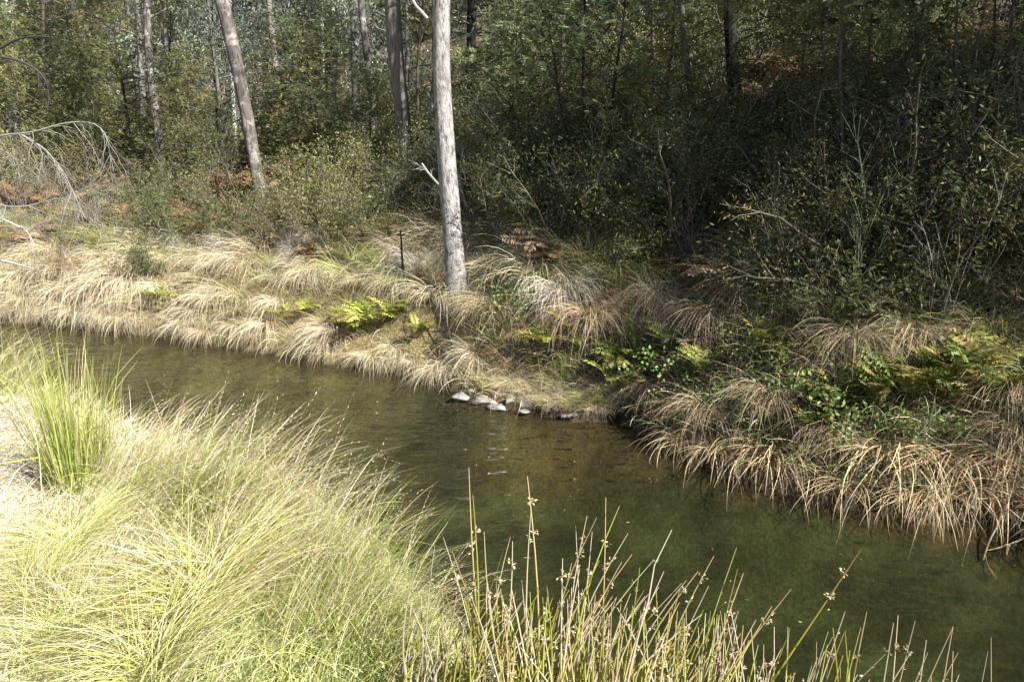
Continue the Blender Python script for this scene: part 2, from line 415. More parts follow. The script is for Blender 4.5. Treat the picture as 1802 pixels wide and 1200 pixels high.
def feather(g, r, B, D, L, C, pairs=7, lw=.009, droop=.25):
    """feathery wattle fronds: leaflets in two rows along a rachis"""
    n = len(B); D = norm(D); side = norm(np.cross(D, norm(np.array([0, 0, 1.0]) + .45 * r.normal(size=(n, 3)))))
    s = np.linspace(.08, 1, pairs)
    pos = B[:, None] + D[:, None] * (L[:, None] * s[None])[..., None] + np.array([0, 0, -1.0]) * (droop * L[:, None] * s[None] ** 2)[..., None]
    ll = (.42 * np.sin(np.pi * (.12 + .8 * s)))[None] * L[:, None]
    for sg in (-1, 1):
        d = norm(side * sg + D * .55 + .15 * r.normal(size=(n, 3)))
        dd = np.repeat(d[:, None], pairs, 1).reshape(-1, 3)
        g.leaves(pos.reshape(-1, 3), dd, ll.ravel(), lw, np.repeat(C[:, None], pairs, 1).reshape(-1, 3), r=r)
    nz = np.repeat(C * .8, 1, 0)
    g.leaves(B, D + np.array([0, 0, -droop * .6]), L, .008, nz, r=r)

def limbs(gt, r, path, rad, lo, hi, nb, length, up=.5, subs=4, bark_c=(.3, .3, .3), droop=.03):
    """branches with side twigs; returns twig points and directions"""
    tips, dirs = [], []
    N = len(path)
    for b in range(nb):
        f = (lo + (hi - lo) * (b + r.random()) / nb) * (N - 1); i = min(int(f), N - 2); q = path[i] + (path[i + 1] - path[i]) * (f - i)
        rr = rad[i] + (rad[i + 1] - rad[i]) * (f - i)
        a = b * 2.4 + r.normal() * .5
        L = length * r.uniform(.55, 1.1) * (1 - .35 * (f / (N - 1) - lo) / max(hi - lo, .01))
        d = np.array([math.cos(a), math.sin(a), up + r.normal() * .2])
        P, de = curve_path(r, q, d, L, 6, droop, .13)
        br = min(rr * .5, .012 + .018 * L)
        gt.tube(P, np.linspace(br, br * .3, 6), 5, bark_c)
        for k in range(subs):
            j = r.integers(2, 6); sd = norm(P[min(j, 5)] - P[j - 1]) + .9 * norm(r.normal(size=3))
            Q, dq = curve_path(r, P[j], sd, L * r.uniform(.25, .5), 4, droop, .2)
            gt.tube(Q, np.linspace(br * .4, br * .12, 4), 3, bark_c)
            for m in (1, 2, 3): tips.append(Q[m]); dirs.append(norm(Q[m] - Q[m - 1]))
        tips.append(P[-1]); dirs.append(de)
    return np.array(tips), np.array(dirs)

PAL = {  # leaf colours
    'wattle': [(.19, .22, .10), (.13, .155, .07), (.28, .31, .155)],
    'olive': [(.21, .205, .075), (.145, .145, .055), (.30, .28, .12)],
    'blue': [(.20, .24, .18), (.15, .185, .14), (.29, .33, .25)],
    'pale': [(.28, .32, .22), (.22, .26, .18), (.36, .39, .29)],
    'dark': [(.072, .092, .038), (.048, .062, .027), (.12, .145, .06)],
    'green': [(.15, .172, .062), (.105, .128, .05), (.21, .23, .095)],
}
def foliage(gc, r, tips, dirs, kind, pal, per, spread=.16, size=1.0):
    m = len(tips); idx = np.repeat(np.arange(m), per); n = len(idx)
    tone = jit(r, m, np.ones(3), .28, .03)          # clump to clump
    C = pick(r, n, PAL[pal], [3, 2, 1.2]) * tone[idx]; C = jit(r, n, C, .18, .05)
    B = tips[idx] + spread * r.normal(size=(n, 3)) * np.array([1, 1, .8])
    if kind == 'gum':
        D = norm(np.array([0, 0, -.8]) + .75 * r.normal(size=(n, 3)))
        gc.leaves(B, D, size * r.uniform(.07, .13, n), size * r.uniform(.016, .026, n), C, r=r)
    elif kind == 'small':
        D = norm(dirs[idx] * .5 + r.normal(size=(n, 3)))
        gc.leaves(B, D, size * r.uniform(.022, .048, n), size * r.uniform(.008, .015, n), C, r=r)
    else:
        D = norm(dirs[idx] + .7 * r.normal(size=(n, 3)) + np.array([0, 0, .05]))
        feather(gc, r, B, D, size * r.uniform(.11, .20, n), C, lw=.017 * size)

def trunk_path(r, h, lean=(0, 0), n=10, wob=.03):
    z = np.linspace(0, 1, n)
    w = np.cumsum(r.normal(size=(n, 2)) * wob * h / n * 3, 0); w -= w[0]
    return np.stack([lean[0] * z + w[:, 0] * z, lean[1] * z + w[:, 1] * z, h * z - .12 * (z == 0)], -1)

def make_tree(seed, h, r0, lean=(0, 0), lo=.3, hi=1., nb=14, length=1.2, up=.5, kind='feather', pal='wattle', per=5, bark='bark_brown',
              sides=8, path=None, rad=None, subs=4, size=1.0, spread=.14, flare=1.35, rough=.05):
    r = rg(seed); gt, gc = Geo(), Geo()
    P = trunk_path(r, h, lean) if path is None else np.asarray(path, float)
    z = np.linspace(0, 1, len(P))
    Rr = r0 * (1 - .78 * z) + r0 * (flare - 1) * np.exp(-z * h / .25) if rad is None else np.asarray(rad)
    gt.tube(P, Rr, sides, (.3, .3, .3), rough, seed)
    tips, dirs = limbs(gt, r, P, Rr, lo, hi, nb, length, up, subs)
    foliage(gc, r, tips, dirs, kind, pal, per, spread, size)
    return gt.mesh("trunk", M[bark], False), gc.mesh("crown", M['fine' if kind == 'feather' else 'leaf'])
def tree_from(meshes, name, loc, rz=0, s=1.0, tilt=(0, 0)):
    e = bpy.data.objects.new(name, None); e.empty_display_size = .2; col_main.objects.link(e)
    obj("trunk", meshes[0], e); obj("crown", meshes[1], e)
    return pose(e, loc, rz, s, tilt)

def fern_geo(g, r, nf, L, cols, az0=0, az_sp=math.pi, lift=(.5, 1.2), pairs=16, end=2.1, pw=1.3, pinna=.17):
    for f in range(nf):
        a = az0 + r.uniform(-az_sp, az_sp); l = L * r.uniform(.65, 1.1); s = np.linspace(0, 1, 10)
        t0 = r.uniform(*lift) * .6; th = t0 + (r.uniform(.75, 1.1) * end - t0) * s ** pw
        D = np.stack([np.sin(th) * math.cos(a), np.sin(th) * math.sin(a), np.cos(th)], -1)
        P = np.concatenate([[[0, 0, 0]], np.cumsum(D[:-1] * l / 9, 0)]) + np.append(.03 * r.normal(size=2), 0)
        c = jit(r, 1, cols[r.integers(len(cols))], .15, .04)[0]
        g.tube(P, np.linspace(.004, .001, 10), 3, c * .8)
        k = np.linspace(.16, .99, pairs); Q = np.stack([np.interp(k, s, P[:, i]) for i in range(3)], -1)
        T = norm(np.stack([np.interp(k, s, D[:, i]) for i in range(3)], -1)); side = np.array([-math.sin(a), math.cos(a), 0])
        roll = r.normal() * .35; nn = np.cross(T, side); sd = side * math.cos(roll) + nn * math.sin(roll)
        ln = pinna * l * np.sin(np.pi * np.clip(1.06 - k, 0, 1)) ** .75 + .01
        for sg in (-1, 1):
            d = norm(sd * sg + .45 * T + .12 * r.normal(size=(pairs, 3)) + np.array([0, 0, -.12]))
            g.leaves(Q, d, ln, ln * .26 + .004, jit(r, pairs, c, .12, .04), side=norm(np.cross(d, nn)))

def twigs_geo(g, r, stems, h, spread=.5, levels=3, rad=.006, c=(.42, .39, .35), kink=.22, kids=(3, 5), droop=0.0):
    def grow(p, d, L, rr, lev):
        P, de = curve_path(r, p, d, L, 5, droop, kink)
        g.tube(P, np.linspace(rr, rr * .45, 5), 4 if lev == levels else 3, jit(r, 1, c, .2, .03)[0])
        if lev > 0:
            for k in range(r.integers(*kids)):
                i = r.integers(1, 5); dd = norm(norm(P[i] - P[i - 1]) + .75 * norm(r.normal(size=3)) + np.array([0, 0, .12]))
                grow(P[i], dd, L * r.uniform(.35, .6), rr * .55, lev - 1)
    for s in range(stems):
        a = r.uniform(0, 2 * np.pi)
        grow(np.array([.06 * math.cos(a), .06 * math.sin(a), -.05]), np.array([spread * math.cos(a) * r.random(), spread * math.sin(a) * r.random(), 1]), h * r.uniform(.6, 1), rad, levels)

def shrub_geo(seed, h, w, n_st, kind, pal, per, size=1.0, bark=(.12, .1, .08)):
    r = rg(seed); gt, gc = Geo(), Geo(); tips, dirs = [], []
    for s in range(n_st):
        a = r.uniform(0, 2 * np.pi); rr = r.random() ** .5
        d = np.array([w / h * rr * math.cos(a), w / h * rr * math.sin(a), .9])
        P, de = curve_path(r, (.08 * math.cos(a), .08 * math.sin(a), -.05), d, h * r.uniform(.55, 1.1), 7, .015, .16)
        gt.tube(P, np.linspace(.012, .004, 7) * (h ** .5), 4, bark)
        for j in (2, 3, 4, 5, 6):
            for q in range(2):
                Q, dq = curve_path(r, P[j], norm(P[j] - P[j - 1]) + .9 * norm(r.normal(size=3)), h * r.uniform(.12, .3), 4, .02, .2)
                gt.tube(Q, np.linspace(.004, .0015, 4), 3, bark)
                for m in (1, 2, 3): tips.append(Q[m]); dirs.append(norm(Q[m] - Q[m - 1]))
    foliage(gc, r, np.array(tips), np.array(dirs), kind, pal, per, .07 * h ** .5, size)
    return gt.mesh("stems", M['twig']), gc.mesh("leaves", M['fine' if kind == 'feather' else 'leaf'])
def shrub_from(meshes, name, loc, rz=0, s=1.0):
    e = bpy.data.objects.new(name, None); e.empty_display_size = .2; col_main.objects.link(e)
    obj("stems", meshes[0], e); obj("leaves", meshes[1], e)
    return pose(e, loc, rz, s)

STRAW = [(.49, .395, .24), (.57, .475, .32), (.39, .30, .175)]
PALE = [(.66, .575, .41), (.56, .485, .35), (.72, .65, .50)]
GREY = [(.46, .42, .37), (.36, .32, .27), (.58, .54, .47)]
BROWN = [(.25, .17, .10), (.33, .25, .155), (.17, .11, .065)]
YGREEN = [(.31, .36, .05), (.22, .28, .04), (.42, .44, .13)]
GREEN = [(.16, .22, .05), (.12, .17, .04), (.22, .27, .08)]

def tussock(seed, n, L, rad, end, w, base_cols, tip_cols, wts=None, bias=0.0, start=(.1, .8), segs=6, pw=1.2, mat='straw', name="blades", wob=.35, kink=.4):
    """end = final angle from upright; bias pulls blades to local -Y (towards the water)"""
    r = rg(seed); g = Geo()
    a = r.uniform(0, 2 * np.pi, n); rr = rad * r.random(n) ** .5
    base = np.stack([rr * np.cos(a), rr * np.sin(a), -.03 + 0 * a], -1)
    az = a + .5 * r.normal(size=n)
    if bias: az = np.arctan2(np.sin(az) - bias, np.cos(az) + .25 * r.normal(size=n))
    LL = L * r.uniform(.35, 1.18, n)
    th0 = r.uniform(*start, n) * (.35 + .65 * rr / rad); th1 = np.maximum(th0 + .1, end * r.uniform(.72, 1.1, n))
    k = r.choice(len(base_cols), n, p=(np.asarray(wts) / np.sum(wts)) if wts is not None else None)
    c0 = jit(r, n, np.asarray(base_cols)[k], .15, .03); c1 = jit(r, n, np.asarray(tip_cols)[k], .18, .03)
    blades(g, r, base, LL, th0, th1, az, w * r.uniform(.6, 1.3, n), c0, c1, segs, pw, wob, kink=kink)
    return g.mesh(name, M[mat])

# ------------------------------------------------------------------ the named trees
def px_path(pts, y, extra=None):
    """pts: photo points from the foot up; y: distance of the foot; dy per point optional"""
    P = np.array([at(u, v, y + (d[0] if d else 0)) for u, v, *d in pts])
    if extra is not None: P = np.concatenate([P, extra + 0 * P[-1]])
    return P
def resample(P, n):
    s = np.concatenate([[0], np.cumsum(np.linalg.norm(np.diff(P, axis=0), axis=1))]); q = np.linspace(0, s[-1], n)
    # smooth through the points
    Q = np.stack([np.interp(q, s, P[:, i]) for i in range(3)], -1)
    for _ in range(max(2, n // 12)):
        Q[1:-1] = .25 * Q[:-2] + .5 * Q[1:-1] + .25 * Q[2:]
    return Q
def big_tree(name, label, foot, pts, y, w0, w1, top_h, bark, seed, kind='gum', pal='blue', lo=.62, nb=12, length=1.6, per=10, sides=16, n=40, rough=.03, cat="tree", subs=4, flare=.35):
    """foot pixel, points above it, trunk widths in pixels at foot and at frame top; grows on to top_h above"""
    y = float(np.clip(ground_at(*foot)[1], .72 * y, 1.3 * y))
    P = px_path([foot] + pts, y)
    P[0, 2] = H(P[0, 0], P[0, 1]) - .12
    d = norm(P[-1] - P[-2]); d = norm(np.array([d[0] * .8, d[1] * .5, abs(d[2]) + .1]))
    rest = top_h - (P[-1, 2] - P[0, 2])
    if rest > 0: P = np.concatenate([P, P[-1] + d * rest * np.array([[.5], [1.0]]) + np.array([[.1, .05, 0], [.0, .2, 0]])])
    P = resample(P, n); L0 = P[0].copy(); Q = P - L0
    zz = Q[:, 2]; zt = max(top_h - max(rest, 0), .5)
    r0, r1 = (.5 if sides > 20 else .43) * w0 * y / F, (.5 if sides > 20 else .43) * w1 * y / F
    rad = np.interp(zz, [0, zt, top_h], [r0, r1, r1 * .25]) + r0 * flare * np.exp(-np.maximum(zz - .1, 0) / .16)
    m = make_tree(seed, top_h, r0, lo=lo, hi=.99, nb=nb, length=length, kind=kind, pal=pal, per=per, bark=bark, sides=sides, path=Q, rad=rad, rough=rough, subs=subs)
    e = tree_from(m, name, L0); return tag(e, label, cat)

main = big_tree("gum_tree", "tall pale grey-barked tree standing on the grassy bank at the water, widest trunk in view", (806, 530),
    [(797, 420), (790, 330), (783, 240), (777, 150), (776, 70), (779, -20)], 7.78, 37, 26, 11, 'bark_main', 11, lo=.66, nb=10, length=1.7, per=8, sides=28, n=70, rough=.018)
big_tree("gum_tree", "leaning grey tree with bent peeling trunk, rising from brown bracken behind the far grass", (460, 362),
    [(452, 300), (437, 215), (428, 170), (412, 90), (400, 40), (383, -20)], 14.5, 23, 26, 10, 'bark_mottle', 12, lo=.5, nb=16, length=1.5, per=10)
big_tree("stringybark_tree", "shaggy stringy-barked tree left of the tall pale tree, bark hanging in strips", (722, 335),
    [(716, 280), (710, 200), (702, 150), (692, 70), (690, -10)], 15.0, 26, 30, 11, 'bark_string', 13, lo=.6, nb=12, length=1.6, per=10, rough=.05)
big_tree("gum_tree", "short crooked pale trunk close behind the tall pale tree's left edge", (745, 350),
    [(750, 310), (752, 270), (757, 225), (763, 180), (768, 120), (764, 40)], 12.8, 17, 12, 5, 'bark_mottle', 14, lo=.6, nb=8, length=.9, per=6, pal='olive')
big_tree("burnt_tree", "straight black-barked tree just right of the tall pale tree", (824, 262),
    [(826, 180), (829, 90), (831, -10)], 18.5, 19, 18, 11, 'bark_black', 15, lo=.6, nb=12, length=1.6, per=10)
big_tree("burnt_tree", "thick black-barked tree on the slope with yellowish leaf tuft on its trunk", (1302, 238),
    [(1296, 190), (1288, 120), (1284, 60), (1282, -20)], 13.5, 27, 21, 10, 'bark_black', 16, lo=.6, nb=12, length=1.5, per=10)
big_tree("gum_tree", "slender grey leaning tree left of the thick black tree", (1236, 285),
    [(1226, 225), (1215, 170), (1208, 110), (1202, 60), (1196, -10)], 13.0, 14, 12, 8, 'bark_grey', 17, lo=.6, nb=10, length=1.2, per=8)
big_tree("gum_tree", "grey tree with a pale lower trunk standing in dark wattle, right of thick black tree", (1493, 300),
    [(1493, 230), (1490, 150), (1487, 80), (1487, -20)], 12.5, 20, 19, 9, 'bark_mottle', 18, lo=.55, nb=12, length=1.4, per=9, pal='dark')
big_tree("gum_tree", "white-trunked tree cut by the photo's left edge", (30, 262), [(24, 120), (18, 60), (14, -20)], 19.0, 26, 24, 11, 'bark_white', 19, lo=.55, nb=12, length=1.6, per=10, pal='pale')
big_tree("gum_tree", "mottled grey tree half hidden by olive wattles, left of the leaning grey tree", (287, 318), [(283, 270), (277, 215), (268, 160), (262, 110), (258, -10)], 15.5, 17, 13, 8, 'bark_mottle', 20, lo=.35, nb=14, length=1.3, per=10, pal='olive', kind='feather')
big_tree("gum_tree", "thin bright white trunk beside the leaning grey tree's left side", (417, 302), [(415, 255), (413, 215), (408, 150), (404, 60)], 18.0, 10, 7, 6, 'bark_white', 21, lo=.5, nb=10, length=1.0, per=8)
big_tree("gum_tree", "grey tree with a white branch scar and leaning upper trunk, left of stringy-barked tree", (663, 305), [(655, 190), (650, 120), (640, 60), (634, -10)], 18.0, 16, 13, 9, 'bark_mottle', 22, lo=.5, nb=10, length=1.4, per=9)
big_tree("gum_tree", "pale twin-stemmed tree under a pale green crown, thicker left stem", (578, 270), [(574, 190), (571, 130), (566, 60)], 19.0, 9, 8, 4.6, 'bark_white', 23, lo=.55, nb=12, length=1.0, per=16, pal='pale')
big_tree("gum_tree", "pale twin-stemmed tree under a pale green crown, thinner right stem", (590, 272), [(588, 190), (590, 130), (594, 60)], 19.3, 8, 6, 4.4, 'bark_white', 24, lo=.55, nb=10, length=.9, per=16, pal='pale')
big_tree("burnt_tree", "dark trunk half hidden in shade between thick black tree and pale-footed grey tree", (1440, 245), [(1444, 190), (1448, 120), (1452, 40)], 14.5, 22, 15, 8, 'bark_black', 25, lo=.5, nb=12, length=1.4, per=8, pal='dark')
big_tree("burnt_tree", "dark trunk deep in shade near the right edge", (1640, 210), [(1642, 140), (1640, 70), (1644, -20)], 15.0, 24, 20, 9, 'bark_black', 26, lo=.5, nb=12, length=1.4, per=8, pal='dark')
# slender saplings that the photograph shows one by one
sap = [  # foot, points, y, w0, w1, height, bark, label
    ((1034, 372), [(1032, 300), (1030, 220), (1024, 150)], 10.2, 9, 6, 3.1, 'bark_black', 'wattle', "tallest of the three thin black saplings in shade right of tall pale tree"),
    ((1062, 366), [(1066, 290), (1076, 200), (1080, 140)], 10.3, 7, 5, 2.9, 'bark_black', 'wattle', "thin black sapling right of its two neighbours in shade, slanting up to the right"),
    ((1016, 340), [(1008, 280), (998, 230), (985, 190)], 10.6, 6, 4, 2.6, 'bark_black', 'wattle', "thin black sapling leaning left from the dark trio of saplings"),
    ((1490, 420), [(1488, 330), (1482, 230), (1476, 100)], 7.6, 9, 6, 3.2, 'bark_brown', 'green', "thin dark sapling before the pale-footed grey tree, feathery green sprays on top"),
    ((1465, 340), [(1462, 250), (1458, 150), (1440, 40)], 8.6, 6, 4, 3.4, 'bark_brown', 'dark', "thin dark stem slanting left beside the pale-footed grey tree"),
    ((1524, 330), [(1526, 230), (1526, 130), (1532, 30)], 8.8, 7, 5, 3.4, 'bark_brown', 'green', "thin straight dark sapling just right of the pale-footed grey tree"),
    ((1690, 300), [(1687, 210), (1682, 120), (1680, 50)], 9.2, 8, 5, 3.4, 'bark_grey', 'dark', "pale thin stem near the right edge, left of a forked pair"),
    ((1696, 290), [(1706, 190), (1716, 100), (1722, 60)], 9.4, 6, 4, 3.0, 'bark_grey', 'green', "pale thin stem slanting right with green sprays near the right edge"),
    ((1752, 300), [(1753, 200), (1752, 100), (1748, 20)], 9.0, 8, 5, 3.6, 'bark_brown', 'dark', "dark straight sapling near right edge, left one of a pair"),
    ((1772, 310), [(1774, 200), (1777, 100), (1780, 10)], 8.9, 8, 5, 3.6, 'bark_brown', 'dark', "dark straight sapling nearest the right edge"),
    ((985, 262), [(983, 200), (988, 150), (990, 60)], 15.0, 10, 6, 5.0, 'bark_brown', 'wattle', "brown sapling with dense feathery crown, left of the dark sapling trio"),
    ((1150, 262), [(1152, 180), (1150, 100), (1146, 20)], 14.6, 8, 6, 5.0, 'bark_brown', 'wattle', "brown feathery sapling left of the slender grey leaning tree"),
    ((872, 285), [(870, 210), (872, 150), (868, 60)], 14.0, 9, 6, 5.0, 'bark_brown', 'olive', "brown feathery sapling right of the straight black tree"),
    ((300, 300), [(302, 240), (300, 190), (296, 100)], 15.0, 6, 4, 3.6, 'bark_black', 'olive', "thin dark sapling right of the mottled grey tree"),
    ((386, 310), [(384, 240), (380, 160), (372, 80)], 15.2, 6, 4, 4.0, 'bark_black', 'blue', "thin dark sapling with blue-green leaves, left of thin bright white trunk"),
    ((740, 300), [(735, 230), (734, 150), (738, 60)], 16.5, 8, 5, 4.6, 'bark_brown', 'olive', "dark thin sapling between stringy-barked tree and tall pale tree"),
]
for i, (ft, pts, y, w0, w1, hh, bk, pal, lab) in enumerate(sap):
    kd = 'gum' if pal == 'blue' else 'feather'
    big_tree("sapling", lab, ft, pts, y, w0, w1, hh, bk, 40 + i, kind=kd, pal=pal, lo=.45, nb=11, length=.62, per=2 if kd == 'feather' else 10, subs=3, sides=7, n=16, rough=.04, cat="sapling", flare=.2)

# ------------------------------------------------------------------ forest fill on the hillside
LIB = {}
for pal, kind, per in (('wattle', 'feather', 3), ('olive', 'feather', 3), ('dark', 'feather', 4), ('blue', 'gum', 11), ('pale', 'gum', 12)):
    LIB[pal] = [make_tree(100 + 10 * k + len(LIB) * 37, 4.2, .045 + .01 * k, lo=.12, nb=22, length=1.15, up=.45, kind=kind, pal=pal, per=per, subs=5,
                          bark='bark_brown' if kind == 'feather' else 'bark_grey', sides=6, spread=.16) for k in range(2)]
TALL = [make_tree(300 + k, 10.5, .085, lo=.42, nb=20, length=1.9, up=.55, kind='gum', pal=p, per=4, subs=5, bark=b, sides=9, spread=.24, size=1.25, lean=(.5 * (-1) ** k, .3))
        for k, (p, b) in enumerate((('blue', 'bark_grey'), ('olive', 'bark_string'), ('pale', 'bark_mottle'), ('dark', 'bark_black')))]
WORD = {'wattle': "feathery green wattle on the hillside", 'olive': "feathery olive wattle on the hillside", 'dark': "dark green wattle on the hillside",
        'blue': "blue-green gum sapling on the hillside", 'pale': "pale green gum sapling on the hillside"}
r = rg(2024); placed = []
def too_close(x, y, dmin): return any((x - a) ** 2 + (y - b) ** 2 < dmin ** 2 for a, b in placed)
cnt = 0
for tries in range(3000):
    y = 10.5 + 22 * r.random() ** 1.2; x = r.uniform(-.70, .70) * y
    if far_d(np.array([x]), np.array([y]))[0] < (4.6 if x < 0 else 5.2): continue
    if too_close(x, y, (1.35 if x < 3 else 1.0) + .045 * y): continue
    # keep the view of the named trunks open
    u, v, f = to_px((x, y, H(x, y)))
    if any(y < yt + .5 and abs(u - a) < w for a, w, yt in ((840, 75, 18.5), (1292, 80, 13.5), (1215, 60, 13), (1493, 70, 12.5), (425, 75, 14.5), (705, 70, 15), (1035, 55, 10.6), (272, 55, 15.5), (590, 45, 19))): continue
    placed.append((x, y))
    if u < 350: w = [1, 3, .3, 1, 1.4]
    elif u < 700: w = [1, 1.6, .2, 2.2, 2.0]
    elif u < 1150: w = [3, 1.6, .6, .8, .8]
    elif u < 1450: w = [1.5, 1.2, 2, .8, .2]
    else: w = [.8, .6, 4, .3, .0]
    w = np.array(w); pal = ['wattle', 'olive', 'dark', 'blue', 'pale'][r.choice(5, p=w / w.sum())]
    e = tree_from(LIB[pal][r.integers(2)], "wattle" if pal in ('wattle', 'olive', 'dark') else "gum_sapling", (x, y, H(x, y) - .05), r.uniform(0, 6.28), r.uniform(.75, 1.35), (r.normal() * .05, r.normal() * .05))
    row = "near" if y < 15.5 else ("mid" if y < 21 else "far")
    ph = WORD[pal].replace("on the hillside", {"near": "at the forest edge", "mid": "on the hillside", "far": "high on hillside"}[row])
    series(e, ph, "tree", "young trees on the wooded hillside", (x, y, H(x, y) + 1.5)); cnt += 1
    if cnt >= 150: break
cnt = 0
for tries in range(2000):                           # sunlit crowns higher on the hill
    y = 22 + 17 * r.random(); x = r.uniform(-.72, .60) * y
    if too_close(x, y, 1.9): continue
    placed.append((x, y)); u = to_px((x, y, 3))[0]
    pal = ['wattle', 'olive', 'blue', 'pale'][r.choice(4, p=[.15, .2, .3, .35] if u < 900 else [.3, .3, .25, .15])]
    e = tree_from(LIB[pal][r.integers(2)], "wattle" if pal in ('wattle', 'olive') else "gum_tree", (x, y, H(x, y) - .05), r.uniform(0, 6.28), r.uniform(1.4, 2.2), (r.normal() * .05, r.normal() * .05))
    series(e, {'wattle': "large feathery green wattle uphill", 'olive': "large feathery olive wattle uphill", 'blue': "broad blue-green gum uphill", 'pale': "broad pale green gum uphill"}[pal] + (" beyond" if y > 30 else ""), "tree", "broad crowns higher on the hill", (x, y, H(x, y) + 2)); cnt += 1
    if cnt >= 80: break
cnt = 0
for tries in range(2000):
    y = 14 + 24 * r.random(); x = r.uniform(-.72, .72) * y
    if far_d(np.array([x]), np.array([y]))[0] < 6 or too_close(x, y, .9): continue
    placed.append((x, y)); k = r.integers(4)
    e = tree_from(TALL[k], "gum_tree", (x, y, H(x, y) - .05), r.uniform(0, 6.28), r.uniform(.8, 1.2), (r.normal() * .04, r.normal() * .04))
    series(e, ["thin grey trunk among hillside trees", "thin shaggy brown trunk among hillside trees", "thin mottled trunk among hillside trees", "thin black trunk among hillside trees"][k], "tree", "tall thin trunks on the wooded hillside", (x, y, H(x, y) + 2)); cnt += 1
    if cnt >= 38: break
# leafy wattles at the forest edge that the photograph shows close by
FULL = {pal: [make_tree(430 + k + 7 * len(pal), 3.0, .032, lo=.08, nb=24, length=.95, up=.5, kind='feather', pal=pal, per=4, subs=5, bark='bark_brown', sides=6, spread=.15, size=.85) for k in range(2)] for pal in ('wattle', 'olive')}
for u, v, y, pal, s, lab in [
    (60, 330, 12.0, 'olive', .95, "bushy olive wattle at the left edge behind the arching dead branch"), (150, 318, 13.0, 'wattle', .85, "bushy green wattle behind the tip of the arching dead branch"),
    (178, 322, 13.5, 'olive', .8, "bushy olive wattle just left of the mottled grey tree"), (340, 322, 13.5, 'olive', .72, "bushy olive wattle between mottled grey tree and leaning grey tree"),
    (520, 318, 14.0, 'olive', .75, "bushy olive wattle right of the leaning grey tree's foot"), (560, 312, 15.0, 'wattle', .9, "bushy green wattle standing under the twin pale stems"),
    (655, 330, 12.5, 'wattle', .62, "low bushy wattle left of the stringy-barked tree's foot"), (10, 290, 15.0, 'wattle', 1.1, "tall bushy green wattle cut by the left edge"),
    (110, 270, 17.0, 'wattle', 1.3, "tall bushy wattle beyond the arching dead branch"), 
    (905, 300, 11.5, 'wattle', .9, "bushy sunlit wattle right of the straight black tree"), (1165, 300, 10.6, 'olive', .9, "bushy olive wattle left of the slender grey leaning tree"),
    (1390, 285, 10.0, 'olive', .7, "bushy olive wattle between thick black tree and pale-footed grey tree"), (1580, 330, 9.0, 'wattle', .75, "bushy wattle right of the thin straight dark sapling")]:
    y = float(np.clip(ground_at(u, v)[1], .75 * y, 1.25 * y)); x = at(u, v, y)[0]
    tag(tree_from(FULL[pal][int(u) % 2], "wattle", (x, y, H(x, y) - .05), u * .7, s), lab, "tree", "bushy wattles at the forest edge")
# the trees on the right bank beyond the picture, whose shade falls over the right half
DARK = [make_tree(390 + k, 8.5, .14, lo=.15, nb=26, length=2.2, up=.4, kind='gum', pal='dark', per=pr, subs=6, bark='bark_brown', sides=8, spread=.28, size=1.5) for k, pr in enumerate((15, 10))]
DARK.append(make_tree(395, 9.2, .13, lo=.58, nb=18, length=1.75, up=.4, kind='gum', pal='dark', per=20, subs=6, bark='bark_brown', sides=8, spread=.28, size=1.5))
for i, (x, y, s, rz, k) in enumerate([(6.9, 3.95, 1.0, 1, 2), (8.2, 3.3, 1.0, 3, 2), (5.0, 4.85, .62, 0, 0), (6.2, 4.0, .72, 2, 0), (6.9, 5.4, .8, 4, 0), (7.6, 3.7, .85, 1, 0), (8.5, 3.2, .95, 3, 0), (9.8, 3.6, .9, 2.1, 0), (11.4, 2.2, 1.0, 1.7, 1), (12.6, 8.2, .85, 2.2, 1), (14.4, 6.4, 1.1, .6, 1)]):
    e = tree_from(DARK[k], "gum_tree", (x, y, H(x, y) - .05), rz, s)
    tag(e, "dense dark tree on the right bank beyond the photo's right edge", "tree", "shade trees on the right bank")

# ------------------------------------------------------------------ undergrowth of the hillside
SH = {
    'olive': [shrub_geo(500 + k, 1.15, .8, 12, 'small', 'olive', 13) for k in range(2)],
    'dark': [shrub_geo(510 + k, 1.2, .9, 12, 'small', 'dark', 14) for k in range(2)],
    'green': [shrub_geo(520 + k, 1.1, .8, 11, 'feather', 'green', 4, .5) for k in range(2)],
}
def bracken(seed, cols, nf=26, L=.75):
    r = rg(seed); g = Geo(); fern_geo(g, r, nf, L, cols, lift=(.2, 1.3), pairs=20, end=2.2, pinna=.17); return g.mesh("bracken", M['fern'])
RUST = [(.26, .135, .06), (.20, .105, .05), (.32, .19, .09), (.15, .09, .05)]
DULL = [(.24, .17, .10), (.30, .22, .14), (.17, .12, .075)]
BR = [bracken(530, RUST), bracken(531, DULL), bracken(532, RUST, 20, .6), bracken(533, DULL, 30, .8)]
def twig_mesh(seed, stems, h, **k):
    g = Geo(); twigs_geo(g, rg(seed), stems, h, **k); return g.mesh("twigs", M['twig'])
TW = [twig_mesh(540, 5, .8, c=(.20, .17, .15), spread=.9, rad=.004), twig_mesh(541, 6, 1.0, c=(.16, .125, .10), spread=1.0, rad=.004), twig_mesh(542, 5, 1.3, c=(.22, .20, .18), spread=.6, rad=.0045)]

